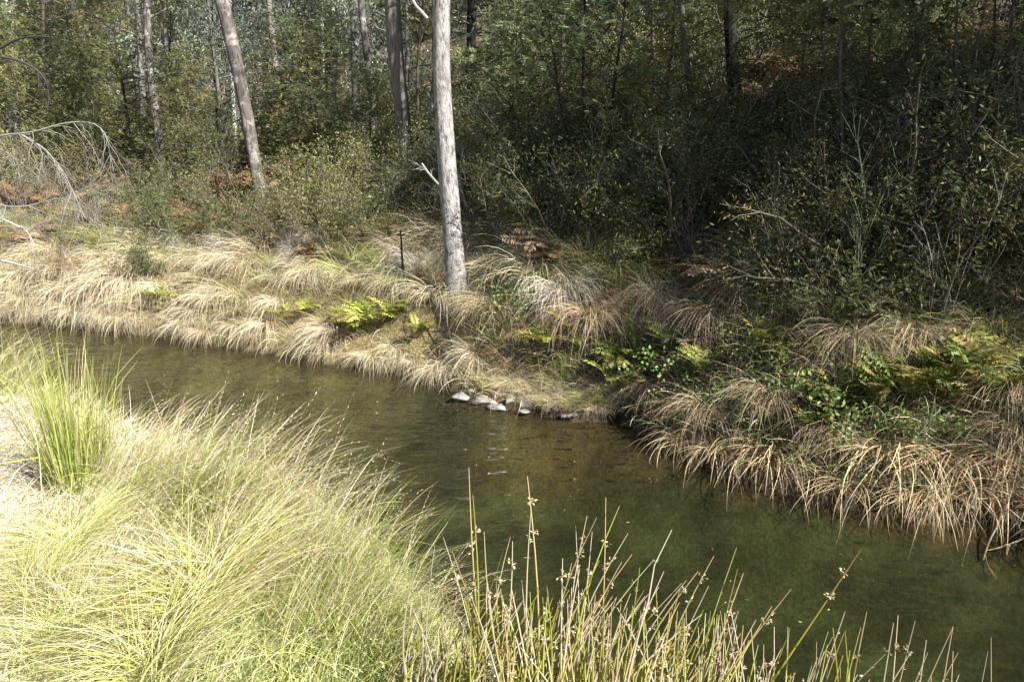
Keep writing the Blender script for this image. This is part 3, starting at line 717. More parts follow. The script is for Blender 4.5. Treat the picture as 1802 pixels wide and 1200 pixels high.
r = rg(77); cnt = 0; spots = []
def free(x, y, d):
    if any((x - a) ** 2 + (y - b) ** 2 < d * d for a, b in spots): return False
    spots.append((x, y)); return True
for tries in range(4000):
    y = 5.5 + 16 * r.random() ** 1.1; x = r.uniform(-.68, .68 if y > 9 else .95) * y
    d = far_d(np.array([x]), np.array([y]))[0]
    if d < (1.45 if x < -.6 else 1.0): continue
    u, v, f = to_px((x, y, H(x, y)))
    if abs(u - 815) < 75 and y < 9.6 or abs(u - 1300) < 50 and 7.5 < y < 10 or abs(u - 1236) < 30 and 7.5 < y < 10 or abs(u - 1040) < 45 and 8 < y < 9.6: continue
    if not free(x, y, (.40 if u < 790 else .26) + .022 * y): continue
    z = H(x, y) - .03
    if u < 790:
        ch = r.choice(['rust', 'dull', 'twig', 'olive', 'green'], p=[.27, .29, .14, .20, .10] if d < 5.5 else [.1, .14, .1, .42, .24])
    else:
        ch = r.choice(['rust', 'dull', 'twig', 'olive', 'dark', 'green'], p=[.08, .18, .10, .30, .14, .20])
    s = r.uniform(.7, 1.25); rz = r.uniform(0, 6.28)
    row = " in the front" if d < 4 else (" in the middle" if d < 7 else " at the back")
    if ch in ('rust', 'dull'):
        me = BR[(0, 2)[r.integers(2)]] if ch == 'rust' else BR[(1, 3)[r.integers(2)]]
        o = pose(obj("bracken", me), (x, y, z), rz, s * 1.0)
        series(o, ("rusty dead bracken clump" if ch == 'rust' else "dull brown bracken clump") + row, "bracken", "dead bracken clumps on the far bank", (x, y, z + .3))
    elif ch == 'twig':
        o = pose(obj("dead_shrub", TW[r.integers(3)]), (x, y, z), rz, s)
        series(o, "leafless twiggy shrub" + row, "shrub", "leafless twiggy shrubs on the far bank", (x, y, z + .4))
    else:
        o = shrub_from(SH[ch][r.integers(2)], "shrub", (x, y, z), rz, s)
        series(o, {"olive": "olive leafy shrub", "dark": "dark green leafy shrub", "green": "bright green feathery shrub"}[ch] + row, "shrub", "leafy shrubs on the far bank", (x, y, z + .5))
    cnt += 1
    if cnt >= 430: break
#PART3
# ------------------------------------------------------------------ sedges along the far water's edge
def shore_point(x, d):                              # a point d metres landward of the far waterline at x
    y = np.interp(x, FAR[:, 0], FAR[:, 1]); e = .05
    tx, ty = 2 * e, np.interp(x + e, FAR[:, 0], FAR[:, 1]) - np.interp(x - e, FAR[:, 0], FAR[:, 1])
    l = math.hypot(tx, ty); nx, ny = -ty / l, tx / l
    px, py = x + nx * d, y + ny * d
    return np.array([px, py, H(px, py)]), math.atan2(ty, tx)
SEDGE = [tussock(600 + k, 260, .95, .14, 3.0, .0065, STRAW + PALE, PALE + STRAW, [2, 2, 1, 2, 1, 1], .7, (.3, 1.2), 7, .72) for k in range(3)]
SEDGE_Y = [tussock(605 + k, 260, .80, .15, 2.7, .006, YGREEN + STRAW, STRAW + PALE, [1, 1, 1, 2, 2, 2], .5, (.2, 1.0), 6, .9) for k in range(2)]
MOP = [tussock(610 + k, (190, 120, 150)[k], .95, (.15, .24, .2)[k], (3.05, 2.7, 2.9)[k], .0095, [(.46, .34, .18), (.55, .42, .24), (.36, .25, .13)] + BROWN, [(.58, .46, .28), (.50, .37, .20), (.62, .52, .36)] + [(.46, .34, .18)] * 3, [3, 3, 2, 2, 2, 1], (.5, .2, .4)[k], (.2, 1.3), 8, (.68, .9, .75)[k], wob=(.9, 1.5, 1.2)[k], kink=.45) for k in range(3)]
FERN_AT = [ground_at(u, v) for u, v in ((650, 590), (622, 597), (690, 577), (320, 550), (285, 545), (500, 580), (545, 565), (960, 632), (1005, 612), (1100, 672), (1085, 705), (1130, 660), (1665, 712), (1722, 716), (1600, 735), (1690, 752), (1500, 722), (1425, 700), (1280, 700), (1460, 745), (1235, 680), (1640, 690), (740, 600), (1545, 740), (1430, 792))] + [np.array([-.74, 7.72, 0]), np.array([-.70, 7.86, 0])]
def off_ferns(p, d=.2):
    if p[0] > .3: d *= 1.35
    return all(math.hypot(p[0] - q[0], p[1] - q[1]) > d for q in FERN_AT)
r = rg(88)
x = -8.6
while x < 5.6:
    right = x > -.3
    if not (-.55 < x < .75):
        for lo, hi, sc_, prob in (((.05, .16, .48, 1.0), (.18, .45, .72, 1.0), (.5, .9, .62, .9)) if not right else ((.02, .14, .46, .95), (.12, .32, .66, .62), (.4, 1.0, .55, .28))):
            if r.random() > prob: continue
            p, a = shore_point(x + r.uniform(-.12, .12), r.uniform(lo, hi))
            if not off_ferns(p): continue
            me = MOP[r.integers(3)] if right else (SEDGE[r.integers(3)] if r.random() < (.7 if lo < .4 else .35) else SEDGE_Y[r.integers(2)])
            s = sc_ * (r.uniform(.75, 1.15) if not right else r.uniform(.5, 1.1))
            o = pose(obj("sedge", me), p, a + r.normal() * (.4 if lo < .4 else .7) * (1.5 if right else 1), (s * r.uniform(.7, 1.35), s * r.uniform(.8, 1.2), s * r.uniform(.7, 1.2)), (r.normal() * .12, r.normal() * .12))
            series(o, ("low straw sedge touching water" if p[2] < .12 else "low sedge hanging at water") if lo < .1 else (("drooping straw sedge above water" if s < .7 else "big drooping sedge above water") if lo < .35 else ("second-row straw sedge on bank" if s < .6 else "big second-row sedge on bank")), "sedge", "sedge clumps drooping over the far water's edge", p)
    x += (.155 if not right else .20) * r.uniform(.6, 1.4)
# big single mops on the right bank and shaggy tussocks in the shade behind them
BIGMOP = [tussock(620 + k, 520, 1.2, .2, 2.95, .0075, BROWN[:2] + STRAW, STRAW[:2] + BROWN, [2, 2, 2, 2, 1], .35, (.2, 1.1), 8, .8, wob=.6) for k in range(2)]
OLIVE_T = [tussock(630 + k, 420, .95, .18, 2.2, .006, GREEN + YGREEN[:1] + BROWN[:1], YGREEN[:2] + STRAW[:2] + BROWN[:1], [2, 2, 1, 2, 2], .2, (.15, .9), 6, 1.2) for k in range(2)]
for (u, v, s, kind, lab) in [
    (1345, 520, 1.0, 0, "large arching straw-coloured tussock in the dappled shade, biggest of the shaded bank"),
    (1265, 560, .85, 1, "brown drooping tussock left of the largest arching tussock"),
    (1320, 455, .85, 2, "olive tussock directly above the largest arching tussock"),
    (868, 545, .85, 0, "shaggy greyish tussock hanging at right foot of the tall pale tree"),
    (905, 500, .8, 2, "olive green tussock just right of the tall pale tree's foot"),
    (965, 500, .75, 2, "dark olive tussock in the shade beside a black hollow"),
    (1035, 560, .9, 1, "shaded drooping tussock above the green reeds"),
    (1090, 500, .8, 2, "shaded olive tussock above the drooping one over green reeds"),
    (1160, 530, .8, 1, "dim brown tussock between green reeds and large arching tussock"),
    (1500, 600, .8, 1, "brown tussock under the lichen-green dead sapling"),
    (1600, 590, .85, 0, "grey-brown tussock at the foot of the bare forked twigs"),
    (1740, 600, .9, 2, "low green tussock at the right edge below dark forest"),
    (1660, 520, .8, 2, "olive tussock behind the bare forked twigs"),
    (1440, 560, .7, 2, "olive tussock right of the largest arching tussock"),
    (1350, 700, .75, 1, "arching reddish straw tussock in sun in the middle of right bank"),
    (1240, 720, .7, 0, "sunlit straw tussock above the shoal on right bank"),
    (1450, 760, .6, 0, "sunlit straw tussock among green brambles"),
    (1780, 760, .8, 1, "tangled straw tussock at the right edge beside the ferns"),
    (1150, 690, .6, 1, "small tangled tussock behind the low yellow fern by the shoal"),
    (1780, 690, .8, 1, "dim tussock at the right edge behind the upright ferns")]:
    p = ground_at(u, v)
    me = BIGMOP[int(u) % 2] if kind < 2 else OLIVE_T[int(u) % 2]
    o = pose(obj("tussock", me), p, r.uniform(-.6, .3), s * (.62 if kind < 2 else .75)); tag(o, lab, "tussock", "shaggy tussocks on the shaded bank")
# two mops whose blades fall straight into the water
for (u, v, s, lab) in [(1350, 792, .62, "pale straw sedge mop falling to water below the brambles"), (1560, 790, .74, "largest straw sedge mop falling into the water"),
                       (1655, 800, .66, "wide straw sedge mop right beside the largest one"), (1760, 805, .62, "brownish sedge mop at right edge over dark water"), (1700, 862, .55, "low straw sedge mop at the water between two larger mops near right edge"), (1792, 868, .62, "sedge mop cut by the right edge, lowest at the water"), (1610, 868, .5, "low sedge mop in front of the largest one"), (1490, 850, .5, "low sedge mop at the water left of the largest one"), (1260, 790, .5, "low sedge mop at the inner bend right of the shoal")]:
    p = ground_at(u, v); o = pose(obj("sedge", MOP[int(u) % 3]), p, -.5, s); tag(o, lab, "sedge", "sedge clumps drooping over the far water's edge")

# ------------------------------------------------------------------ second tier on the left: pale, grey and yellow-green tussocks
FINE = {'grey': [tussock(640 + k, 520, .62, .16, 2.6, .0042, GREY + STRAW[:1], GREY + PALE[:1], [2, 2, 2, 1], .5, (.2, 1.1), 6, 1.0) for k in range(2)],
        'pale': [tussock(650 + k, 480, .62, .15, 2.3, .0045, STRAW + YGREEN[:1], PALE + STRAW[:1], [2, 2, 1, 1], .3, (.15, 1.0), 6, 1.1) for k in range(2)],
        'green': [tussock(660 + k, 420, .60, .14, 1.9, .0045, GREEN + YGREEN, YGREEN + STRAW, [1, 1, 1, 2, 2, 1], .2, (.1, .9), 5, 1.2) for k in range(2)]}
r = rg(99); cnt = 0; mine = []
for tries in range(3000):
    x = r.uniform(-8.6, .2); d = .75 + 1.05 * r.random() ** 1.1
    p, a = shore_point(x, d)
    if p[0] < -.68 * p[1] or any((p[0] - q[0]) ** 2 + (p[1] - q[1]) ** 2 < .30 ** 2 for q in mine): continue
    if math.hypot(p[0] + .55, p[1] - 8.0) < .4: continue
    mine.append(p)
    u, v, f = to_px(p)
    k = r.choice(['grey', 'pale', 'green'], p=[.45, .30, .25] if 300 < u < 650 and d < 1.9 else [.10, .45, .45])
    o = pose(obj("tussock", FINE[k][r.integers(2)]), p, a + r.normal() * .9, tuple(r.uniform(.65, 1.1) * r.uniform(.75, 1.3, 3)), (r.normal() * .15, r.normal() * .15))
    row = "low" if d < 1.05 else ("upper" if d < 1.4 else "top")
    series(o, {'grey': "grey fine-leaved", 'pale': "pale straw", 'green': "yellow-green"}[k] + {" low": "", "low": " tussock behind the sedges", "upper": " tussock higher on bank", "top": " tussock below bracken"}[row],
           "tussock", "fine tussocks on the sunlit far bank", p); cnt += 1
    if cnt >= 110: break

# ------------------------------------------------------------------ ferns
YF = [(.27, .31, .055), (.20, .24, .05), (.35, .36, .10), (.31, .25, .09)]
GF = [(.19, .24, .055), (.25, .29, .07), (.13, .18, .042), (.24, .22, .07)]
def fern_mesh(seed, nf, L, cols, **k):
    g = Geo(); fern_geo(g, rg(seed), nf, L, cols, **k); return g.mesh("fern", M['fern'])
FY = [fern_mesh(700 + k, 13, .5, YF, end=2.0) for k in range(2)]
FG = [fern_mesh(710 + k, 17, .48, GF, lift=(.2, .9), end=1.6) for k in range(2)]
for (u, v, s, k, lab) in [
    (650, 585, .9, 0, "yellow-green fern on the sunny edge left of the tall pale tree, larger of two"), (622, 592, .7, 1, "small yellow fern nestled in left side of the larger fern"),
    (690, 572, .6, 1, "small yellow-green fern tucked in right side of the larger sunny fern"),
    (320, 545, .7, 0, "yellow fern above the sedges below the grey tussocks"), (285, 540, .55, 1, "small yellow fern with stiff fronds beside the grey tussocks"),
    (500, 575, .5, 1, "low yellow fern half buried in straw sedge"), (545, 560, .45, 0, "little yellow-green fern among pale tussocks"),
    (960, 632, .65, 0, "yellow fern right of the straw sedges by the stones"), (1005, 612, .6, 1, "pale yellow fern standing before the dark hollow"),
    (1100, 672, .8, 0, "yellow fern with upright fronds above the shoal"), (1085, 705, .7, 1, "low yellow fern spreading flat over the dark bank near the shoal"),
    (1130, 660, .55, 1, "small fern behind the upright yellow fern above shoal"),
    (1665, 712, .85, 2, "bright upright fern, left one of the pair at right edge"), (1722, 716, .9, 3, "bright upright fern, right one of the pair at right edge"),
    (1600, 735, .8, 2, "low green fern spreading left of the upright pair"), (1545, 740, .7, 3, "small green fern beside brambles on right bank"),
    (1690, 752, .75, 3, "low green fern hanging below the upright pair"), (1430, 792, .5, 2, "little bright green fern above the pale sedge mop"),
    (1755, 735, .7, 2, "green fern leaning out at the right edge"), (1460, 745, .6, 3, "bright fern between the bramble mounds"), (1180, 640, .6, 2, "small green fern above the flat yellow fern"), (1330, 640, .55, 3, "small fern under the largest arching tussock"),
    (1235, 680, .55, 2, "small fern on the bank between shoal and reddish tussock"), (1700, 690, .6, 3, "fern tucked behind the upright pair"), (1640, 690, .55, 2, "small upright fern left behind the upright pair"), (1020, 640, .5, 0, "little yellow fern left of the green reeds"), (740, 600, .5, 1, "yellow fern low beside the hollow under the tall pale tree")]:
    p = ground_at(u, v)
    p[2] += .10 if u > 900 else .06
    o = pose(obj("fern", (FY + FG)[k]), p, r.uniform(0, 6.28), s * 1.12); tag(o, lab, "fern")

# brambles and soft green plants of the right bank
def bramble(seed, n=9, L=.9, cols=((.10, .17, .04), (.16, .22, .06), (.22, .28, .10))):
    r = rg(seed); gt, gc = Geo(), Geo()
    for s in range(n):
        a = r.uniform(0, 6.28); P, de = curve_path(r, (0, 0, -.03), (math.cos(a) * .8, math.sin(a) * .8, .9), L * r.uniform(.6, 1.1), 9, .16, .12)
        gt.tube(P, np.linspace(.004, .0015, 9), 4, (.20, .11, .07))
        i = np.repeat(np.arange(1, 9), 9); B = P[i] + .05 * r.normal(size=(len(i), 3))
        C = jit(r, len(i), pick(r, len(i), cols, [2, 2, 1]), .2, .05)
        gc.leaves(B, norm(r.normal(size=(len(i), 3)) + np.array([0, 0, .2])), r.uniform(.03, .055, len(i)), r.uniform(.02, .034, len(i)), C, r=r)
    return gt.mesh("stems", M['twig']), gc.mesh("leaves", M['leaf'])
BB = [bramble(720), bramble(721)]
BLUEB = bramble(722, 5, .5, ((.16, .27, .20), (.22, .34, .26), (.12, .20, .15)))
for (u, v, k, s, lab) in [(1205, 655, 0, .9, "leafy bramble trailing over the bank above the shoal"), (1280, 700, 1, .8, "leafy bramble between straw tussocks in the sun"),
                          (1425, 700, 0, .9, "green bramble mound before the brown tussock"), (1500, 722, 1, 1.0, "largest green bramble in the middle of the right bank"),
                          (1395, 775, 1, .7, "bramble hanging over the pale sedge mop"), (1580, 755, 0, .8, "bramble left of the low green fern"),
                          (1130, 625, 1, .7, "small bramble under the dead lichen-grey sticks"), (1715, 860, 2, .8, "blue-green leafy sprig against dark sedge near the water"),
                          (1650, 765, 1, .7, "bramble beneath the pair of upright ferns")]:
    p = ground_at(u, v); m = BLUEB if k == 2 else BB[k]
    e = shrub_from(m, "bramble", p, r.uniform(0, 6), s * .8); tag(e, lab, "bramble")
TS = [twig_mesh(760 + k, 6, .6, c=(.26, .20, .15), spread=1.3, levels=2, rad=.004, kids=(3, 6), kink=.3) for k in range(2)]
r = rg(765); cnt = 0; mine2 = []
for tries in range(900):
    x = r.uniform(-.1, 6.0); d = .5 + 2.6 * r.random(); p, a = shore_point(x, d)
    if p[0] > 1.0 * p[1] or any((p[0] - q[0]) ** 2 + (p[1] - q[1]) ** 2 < .36 ** 2 for q in mine2) or not off_ferns(p, .2): continue
    mine2.append(p); q = r.random()
    if q < .5:
        o = pose(obj("dead_shrub", TS[r.integers(2)]), p, r.uniform(0, 6), r.uniform(.6, 1.2)); ph, ct, gp = "tangled dead stalks", "shrub", "tangles of dead stalks on the right bank"
    elif q < .8:
        o = shrub_from(BB[r.integers(2)], "bramble", p, r.uniform(0, 6), r.uniform(.45, .75)); ph, ct, gp = "low leafy bramble", "bramble", "low brambles on the right bank"
    else:
        o = pose(obj("tussock", OLIVE_T[r.integers(2)]), p, r.uniform(0, 6), r.uniform(.45, .75)); ph, ct, gp = "small olive tussock", "tussock", "small olive tussocks on the right bank"
    series(o, ph + (" near water" if d < 1.3 else (" up the bank" if d < 2.2 else " at bank top")), ct, gp, p); cnt += 1
    if cnt >= 90: break
# green feathery bushes on the sunny bank
for (u, v, pal, s, lab) in [(275, 440, 'green', .75, "bright green soft bush on the bank below mottled grey tree"), (255, 500, 'green', .5, "small green bush among the pale tussocks"),
                            (600, 262, 'olive', 1.3, "dense olive bush between leaning grey tree and stringy-barked tree"), (540, 285, 'olive', 1.2, "olive bush right of the leaning grey tree"),
                            (680, 300, 'olive', 1.2, "yellowish leafy bush against the stringy-barked tree"), (480, 420, 'olive', .6, "low olive bush below the leaning grey tree"),
                            (1500, 560, 'green', .7, "soft green bush around the lichen-green dead sapling"), (1450, 470, 'dark', .9, "dark bush in the deep shade below the pale-footed tree")]:
    p = ground_at(u, v); e = shrub_from(SH[pal][int(u) % 2], "shrub", p, r.uniform(0, 6), s); tag(e, lab, "shrub")
for (u, v, k, s, lab) in [(175, 432, 'olive', .5, "low olive scrub left of the bright green soft bush"), (330, 452, 'green', .45, "low green scrub on the bank right of the bright green soft bush"), (385, 430, 'olive', .5, "low olive scrub under the leaning grey tree"),
                          (430, 448, 'green', .4, "small green scrub above the grey tussocks"), (515, 445, 'olive', .5, "olive scrub between rust-brown bracken clumps"), (575, 425, 'olive', .55, "olive scrub above the rusty bracken over grey tussocks"), (630, 440, 'green', .4, "small green scrub left of the low wiry shrub"),
                          (670, 452, 'olive', .45, "olive scrub beside the low wiry shrub"), (740, 440, 'olive', .5, "olive scrub touching the tall pale tree's left side"), (745, 395, 'green', .5, "green scrub behind the tall pale tree's left side"),
                          (900, 440, 'olive', .6, "olive scrub in shade behind the olive tussocks"), (1000, 455, 'dark', .7, "dark scrub above the black hollow"), (1100, 430, 'olive', .75, "olive scrub under the dark sapling trio"), (1190, 450, 'dark', .8, "dark scrub left of the olive tussock in dappled shade"),
                          (1250, 400, 'olive', .8, "olive scrub below the thick black tree's slope"), (1400, 400, 'dark', .8, "dark scrub below the grey boulder"), (1580, 470, 'dark', .8, "dark scrub left of the bare forked twigs"), (1700, 440, 'olive', .8, "olive scrub behind the bare forked twigs")]:
    p = ground_at(u, v); e = shrub_from(SH[k][int(u) % 2], "shrub", p, u * .3, s * 1.5); tag(e, lab, "shrub")
g = Geo(); rr = rg(730); n = 60
blades(g, rr, np.stack([.14 * rr.normal(size=n), .08 * rr.normal(size=n), -.02 + 0 * np.arange(n)], -1), rr.uniform(.3, .5, n), rr.uniform(0, .15, n), rr.uniform(.1, .4, n), rr.uniform(0, 6.28, n), rr.uniform(.005, .009, n), jit(rr, n, (.14, .20, .03)), jit(rr, n, (.26, .32, .06)), 4)
REED = g.mesh("blades", M['green_blade'])
for (u, v, s, lab) in [(1112, 612, 1.0, "upright green reeds in front of the black hollow"), (995, 668, .7, "small upright green reeds behind the stones")]:
    tag(pose(obj("reeds", REED), ground_at(u, v), 0, s), lab, "reeds")

# rusty bracken and grey twig shrubs the photograph shows on the sunny bank
for (u, v, k, s, lab) in [(600, 352, 0, 1.1, "rusty orange bracken mound at the forest edge left of stringy-barked tree"), (640, 345, 0, .9, "rusty bracken beside the stringy-barked tree's foot"),
                          (400, 395, 0, .8, "orange bracken left of the leaning grey tree's foot"), (560, 470, 2, .9, "rusty bracken above the grey tussocks"), (535, 425, 0, .9, "rust-brown bracken right below the leaning grey tree"),
                          (490, 440, 1, 1.0, "dull brown bracken in front of leaning grey tree"), (225, 415, 0, .7, "rusty bracken left of the bright green bush"), (590, 430, 1, 1.0, "dull brown bracken heap in the middle of the sunny bank"),
                          (650, 420, 1, .9, "dull bracken heap below the stringy-barked tree"), (690, 400, 3, .9, "brown bracken left of the tall pale tree"), (340, 420, 1, .8, "brown bracken behind the bright green bush"),
                          (150, 420, 3, .9, "dull brown bracken under the dead arching branch"), (60, 440, 1, 1.0, "dull bracken at the left edge above sedges"), (880, 330, 0, .7, "orange bracken in the shade right of straight black tree")]:
    p = ground_at(u, v); o = pose(obj("bracken", BR[k]), p, r.uniform(0, 6), s * .9); tag(o, lab, "bracken")
GT = [twig_mesh(740 + k, 7, 1.0, c=(.22, .205, .19), spread=1.1, levels=3, rad=.004, kids=(4, 6)) for k in range(2)]
for (u, v, k, s, lab) in [(835, 425, 0, 1.25, "pale wiry leafless shrub right against the tall pale tree"), (862, 400, 1, 1.1, "pale wiry leafless shrub a step right of the tall pale tree"), (845, 330, 0, 1.4, "tall wiry grey shrub before the straight black tree"),
                          (690, 430, 1, .8, "low wiry shrub left of the tall pale tree"), (525, 470, 0, .6, "small grey wiry shrub beside rusty bracken"),
                          (120, 450, 1, 1.1, "wiry grey-brown shrub at left above the sedges"), (190, 455, 0, .9, "wiry grey shrub left of bright green bush"), (40, 420, 0, 1.2, "tangled grey shrub at the left edge"),
                          (350, 400, 1, .7, "pale twiggy shrub with whitish stems below leaning grey tree"), (700, 390, 0, .8, "wiry shrub at the stringy-barked tree's foot"),
                          (1180, 620, 1, .55, "grey lichen-covered twig heap on bank above the shoal"), (1120, 640, 0, .5, "grey twig heap behind the upright yellow fern")]:
    p = ground_at(u, v); o = pose(obj("dead_shrub", GT[k]), p, r.uniform(0, 6), s); tag(o, lab, "shrub")
g = Geo(); twigs_geo(g, rg(750), 5, 1.0, spread=.35, levels=2, rad=.004, c=(.20, .19, .175), kink=.1, kids=(3, 5))
tag(pose(obj("dead_sapling", g.mesh("twigs", M['twig'])), ground_at(1640, 585), 0, 1.0), "bare forked grey twigs standing upright in the shade near the right edge", "dead sapling")
g = Geo(); twigs_geo(g, rg(751), 2, 1.2, spread=.15, levels=2, rad=.006, c=(.14, .165, .095), kink=.08, kids=(6, 9))
tag(pose(obj("dead_sapling", g.mesh("twigs", M['twig'])), ground_at(1490, 570), 0, 1.0), "lichen-green dead sapling with stubby side twigs in the shade", "dead sapling")

# ------------------------------------------------------------------ fallen sticks, dead branches
def stick(name, label, pts, ys, w0, w1, c, kids=0, seed=1, n=18, droop=0, kl=.3, cat="branch"):
    P = np.array([at(u, v, y) for (u, v), y in zip(pts, np.broadcast_to(ys, (len(pts),)) if np.isscalar(ys) else ys)])
    P = resample(P, n); r = rg(seed); o0 = P.mean(0); g = Geo(); P = P - o0
    y = np.mean(ys); rad = np.linspace(w0, w1, n) * .5 * y / F
    g.tube(P, rad, 6, jit(r, 1, c, .1)[0], .08, seed)
    for k in range(kids):
        i = r.integers(2, n - 1); d = norm(norm(P[i] - P[i - 1]) + .9 * norm(r.normal(size=3)) + np.array([0, 0, -droop]))
        L = kl * r.uniform(.4, 1.2); Q, dq = curve_path(r, P[i], d, L, 7, droop * .25, .16); g.tube(Q, np.linspace(min(rad[i] * .5, .005), .001, 7), 4, jit(r, 1, c, .2)[0])
        for m in range(3):
            j = r.integers(1, 6); Q2, _ = curve_path(r, Q[j], norm(Q[j] - Q[j - 1]) + .7 * norm(r.normal(size=3)), L * .5, 5, droop * .3, .2)
            g.tube(Q2, np.linspace(.0022, .0008, 5), 3, jit(r, 1, c, .2)[0])
    return tag(obj(name, g.mesh(name, M['twig']), None, tuple(o0)), label, cat)
GR, DK, WT = (.17, .155, .14), (.04, .035, .03), (.26, .245, .22)
stick("dead_branch", "long grey dead branch arching in from left edge with drooping fine twigs", [(-60, 262), (0, 238), (60, 233), (110, 217), (160, 213), (185, 228), (193, 262), (195, 285)], 9.0, 3.6, 1.6, GR, 24, 801, 26, .55, .6)
stick("dead_branch", "grey dead branch slanting down under the long arching one at left", [(40, 238), (80, 262), (110, 300), (130, 340), (150, 385)], 9.1, 3, 1.5, GR, 18, 802, 20, .5, .5)
stick("dead_branch", "pale dead branch near left edge lying above brown scrub, lower one", [(-40, 352), (20, 365), (60, 362), (85, 350), (95, 335)], 8.6, 4, 1.5, WT, 8, 803, 16, .2, .35)
stick("dead_branch", "white dead stem lying in the left scrub, slanting down to sedges", [(-30, 372), (15, 390), (50, 408), (60, 430)], 8.8, 4, 2, WT, 5, 804, 14, .2, .3)
stick("dead_branch", "short white bleached stick at the left edge above sedges", [(-20, 455), (20, 462), (58, 473)], 9.3, 6, 3, WT, 2, 805, 10, .1, .2)
stick("dead_branch", "dark thin branch arching in at top of the left edge", [(-30, 100), (0, 86), (30, 68), (70, 64), (102, 68)], 7.5, 6, 2, DK, 5, 806, 16, .2, .35)
stick("dead_branch", "dark thin branch bending downward under the top left one", [(-30, 96), (30, 105), (62, 120), (82, 140), (88, 170), (84, 192)], 7.4, 5, 2, DK, 5, 807, 18, .3, .3)
stick("fallen_branch", "black fallen branch pointing left from the tall pale tree's foot", [(762, 512), (735, 508), (712, 500), (688, 492)], [8.0, 8.1, 8.3, 8.5], 9, 5, DK, 3, 808, 10, 0, .2)
stick("dead_stick", "thin dark dead stem standing upright left of the tall pale tree", [(712, 500), (708, 460), (705, 405)], 8.4, 5, 3, DK, 2, 809, 8, 0, .15)
stick("dead_stick", "grey forked dead stem slanting up in the shade right of tall pale tree", [(925, 490), (938, 455), (950, 425), (952, 400), (948, 380)], 8.6, 6, 3, GR, 4, 810, 12, 0, .25)
stick("dead_stick", "slanting pale dead stick right of the wiry leafless shrubs", [(838, 455), (852, 415), (862, 385), (880, 340)], 9.0, 4, 2, GR, 5, 811, 12, 0, .3)
stick("fallen_branch", "thin pale fallen stick in shade sloping toward the straw sedges", [(897, 573), (930, 560), (965, 535), (985, 515)], [7.7, 7.8, 7.9, 8.0], 5, 3, (.42, .38, .26), 3, 812, 12, 0, .2)
stick("dead_stick", "upright dead stick with a pale broken top on the right bank", [(1376, 598), (1378, 560), (1382, 522)], 6.2, 6, 5, GR, 2, 813, 8, 0, .12)
stick("fallen_branch", "grey fallen branch slanting up across the bank above the shoal", [(1165, 605), (1205, 580), (1240, 555), (1262, 548)], [6.3, 6.4, 6.5, 6.6], 7, 4, GR, 6, 814, 12, 0, .35)
stick("fallen_branch", "long pale fallen stick lying across the bank above brambles", [(1190, 602), (1240, 595), (1275, 590), (1310, 580)], 6.2, 5, 3, GR, 4, 815, 10, 0, .2)
stick("fallen_branch", "thin reddish branch slanting up in shade over the green ferns", [(1580, 640), (1640, 605), (1700, 585), (1760, 570)], [5.4, 5.6, 5.8, 6.0], 5, 3, (.28, .18, .11), 4, 816, 12, 0, .25)
stick("fallen_branch", "thin straw-brown stick rising from the brambles on right bank", [(1478, 705), (1500, 685), (1518, 668)], 5.4, 5, 3, (.45, .32, .18), 1, 817, 8, 0, .1)
stick("hanging_branch", "thin brown twig dangling from the right bank into the water", [(1772, 845), (1768, 885), (1755, 925), (1738, 955), (1730, 985)], [4.5, 4.45, 4.4, 4.32, 4.25], 5, 3, (.30, .22, .16), 4, 818, 14, .3, .15)
stick("hanging_branch", "pale twig reaching over the dark water from right edge", [(1830, 935), (1790, 952), (1750, 966), (1735, 968)], 4.3, 4, 2, (.45, .36, .27), 2, 819, 12, .1, .12)
stick("fallen_branch", "brown root-like branch bending over water below the sedges", [(1470, 862), (1430, 862), (1400, 875), (1386, 892)], 4.95, 7, 3, (.24, .12, .06), 2, 820, 12, .2, .15)
stick("fallen_log", "grey fallen log lying low behind the shoal's fern", [(1060, 725), (1085, 712), (1100, 700)], [6.5, 6.6, 6.7], 11, 8, (.25, .23, .2), 2, 821, 8, 0, .15)
stick("fallen_branch", "leaning thin bare pole slanting across olive bushes left of the stringy-barked tree", [(652, 285), (620, 245), (590, 212), (560, 178)], [14.5, 14.7, 14.9, 15.1], 6, 4, (.36, .32, .28), 3, 822, 12, 0, .3)
stick("dead_branch", "white bent dead branch hanging at the top left of the tall pale tree", [(752, 34), (742, 22), (730, 10), (720, -12)], 9.5, 7, 5, WT, 2, 823, 10, .1, .2)
stick("dead_stick", "pale dead stick leaning against the tall pale tree's left side", [(772, 325), (756, 308), (742, 288)], 8.6, 5, 4, WT, 3, 824, 8, 0, .25)
stick("fallen_branch", "white stub of dead wood slanting up near the bracken left of tall pale tree", [(635, 452), (650, 430), (656, 408)], 9.6, 7, 4, GR, 2, 825, 8, 0, .2)
stick("fallen_branch", "curved bleached stick lying in the flattened grass of the near bank", [(362, 1088), (358, 1103), (364, 1120), (376, 1132)], [2.95, 2.9, 2.84, 2.8], 7, 5, (.62, .58, .5), 0, 826, 10)
# exposed roots below the tall tree
p0 = ground_at(790, 528); g = Geo(); rr = rg(830)
for du, dv, L, w in [(-15, 16, .36, .008), (-4, 18, .40, .012)]:
    a = at(790 + du, 520 + dv, 7.75) - p0; P, _ = curve_path(rr, a, (du * .012, -.35, -.8), L, 8, .1, .2); g.tube(P, np.linspace(w, w * .4, 8), 6, jit(rr, 1, (.24, .22, .20), .12)[0], .1, 3)
tag(obj("tree_roots", g.mesh("roots", M['twig']), None, tuple(p0)), "bleached bare roots dangling in the hollow beneath the tall pale tree", "roots")

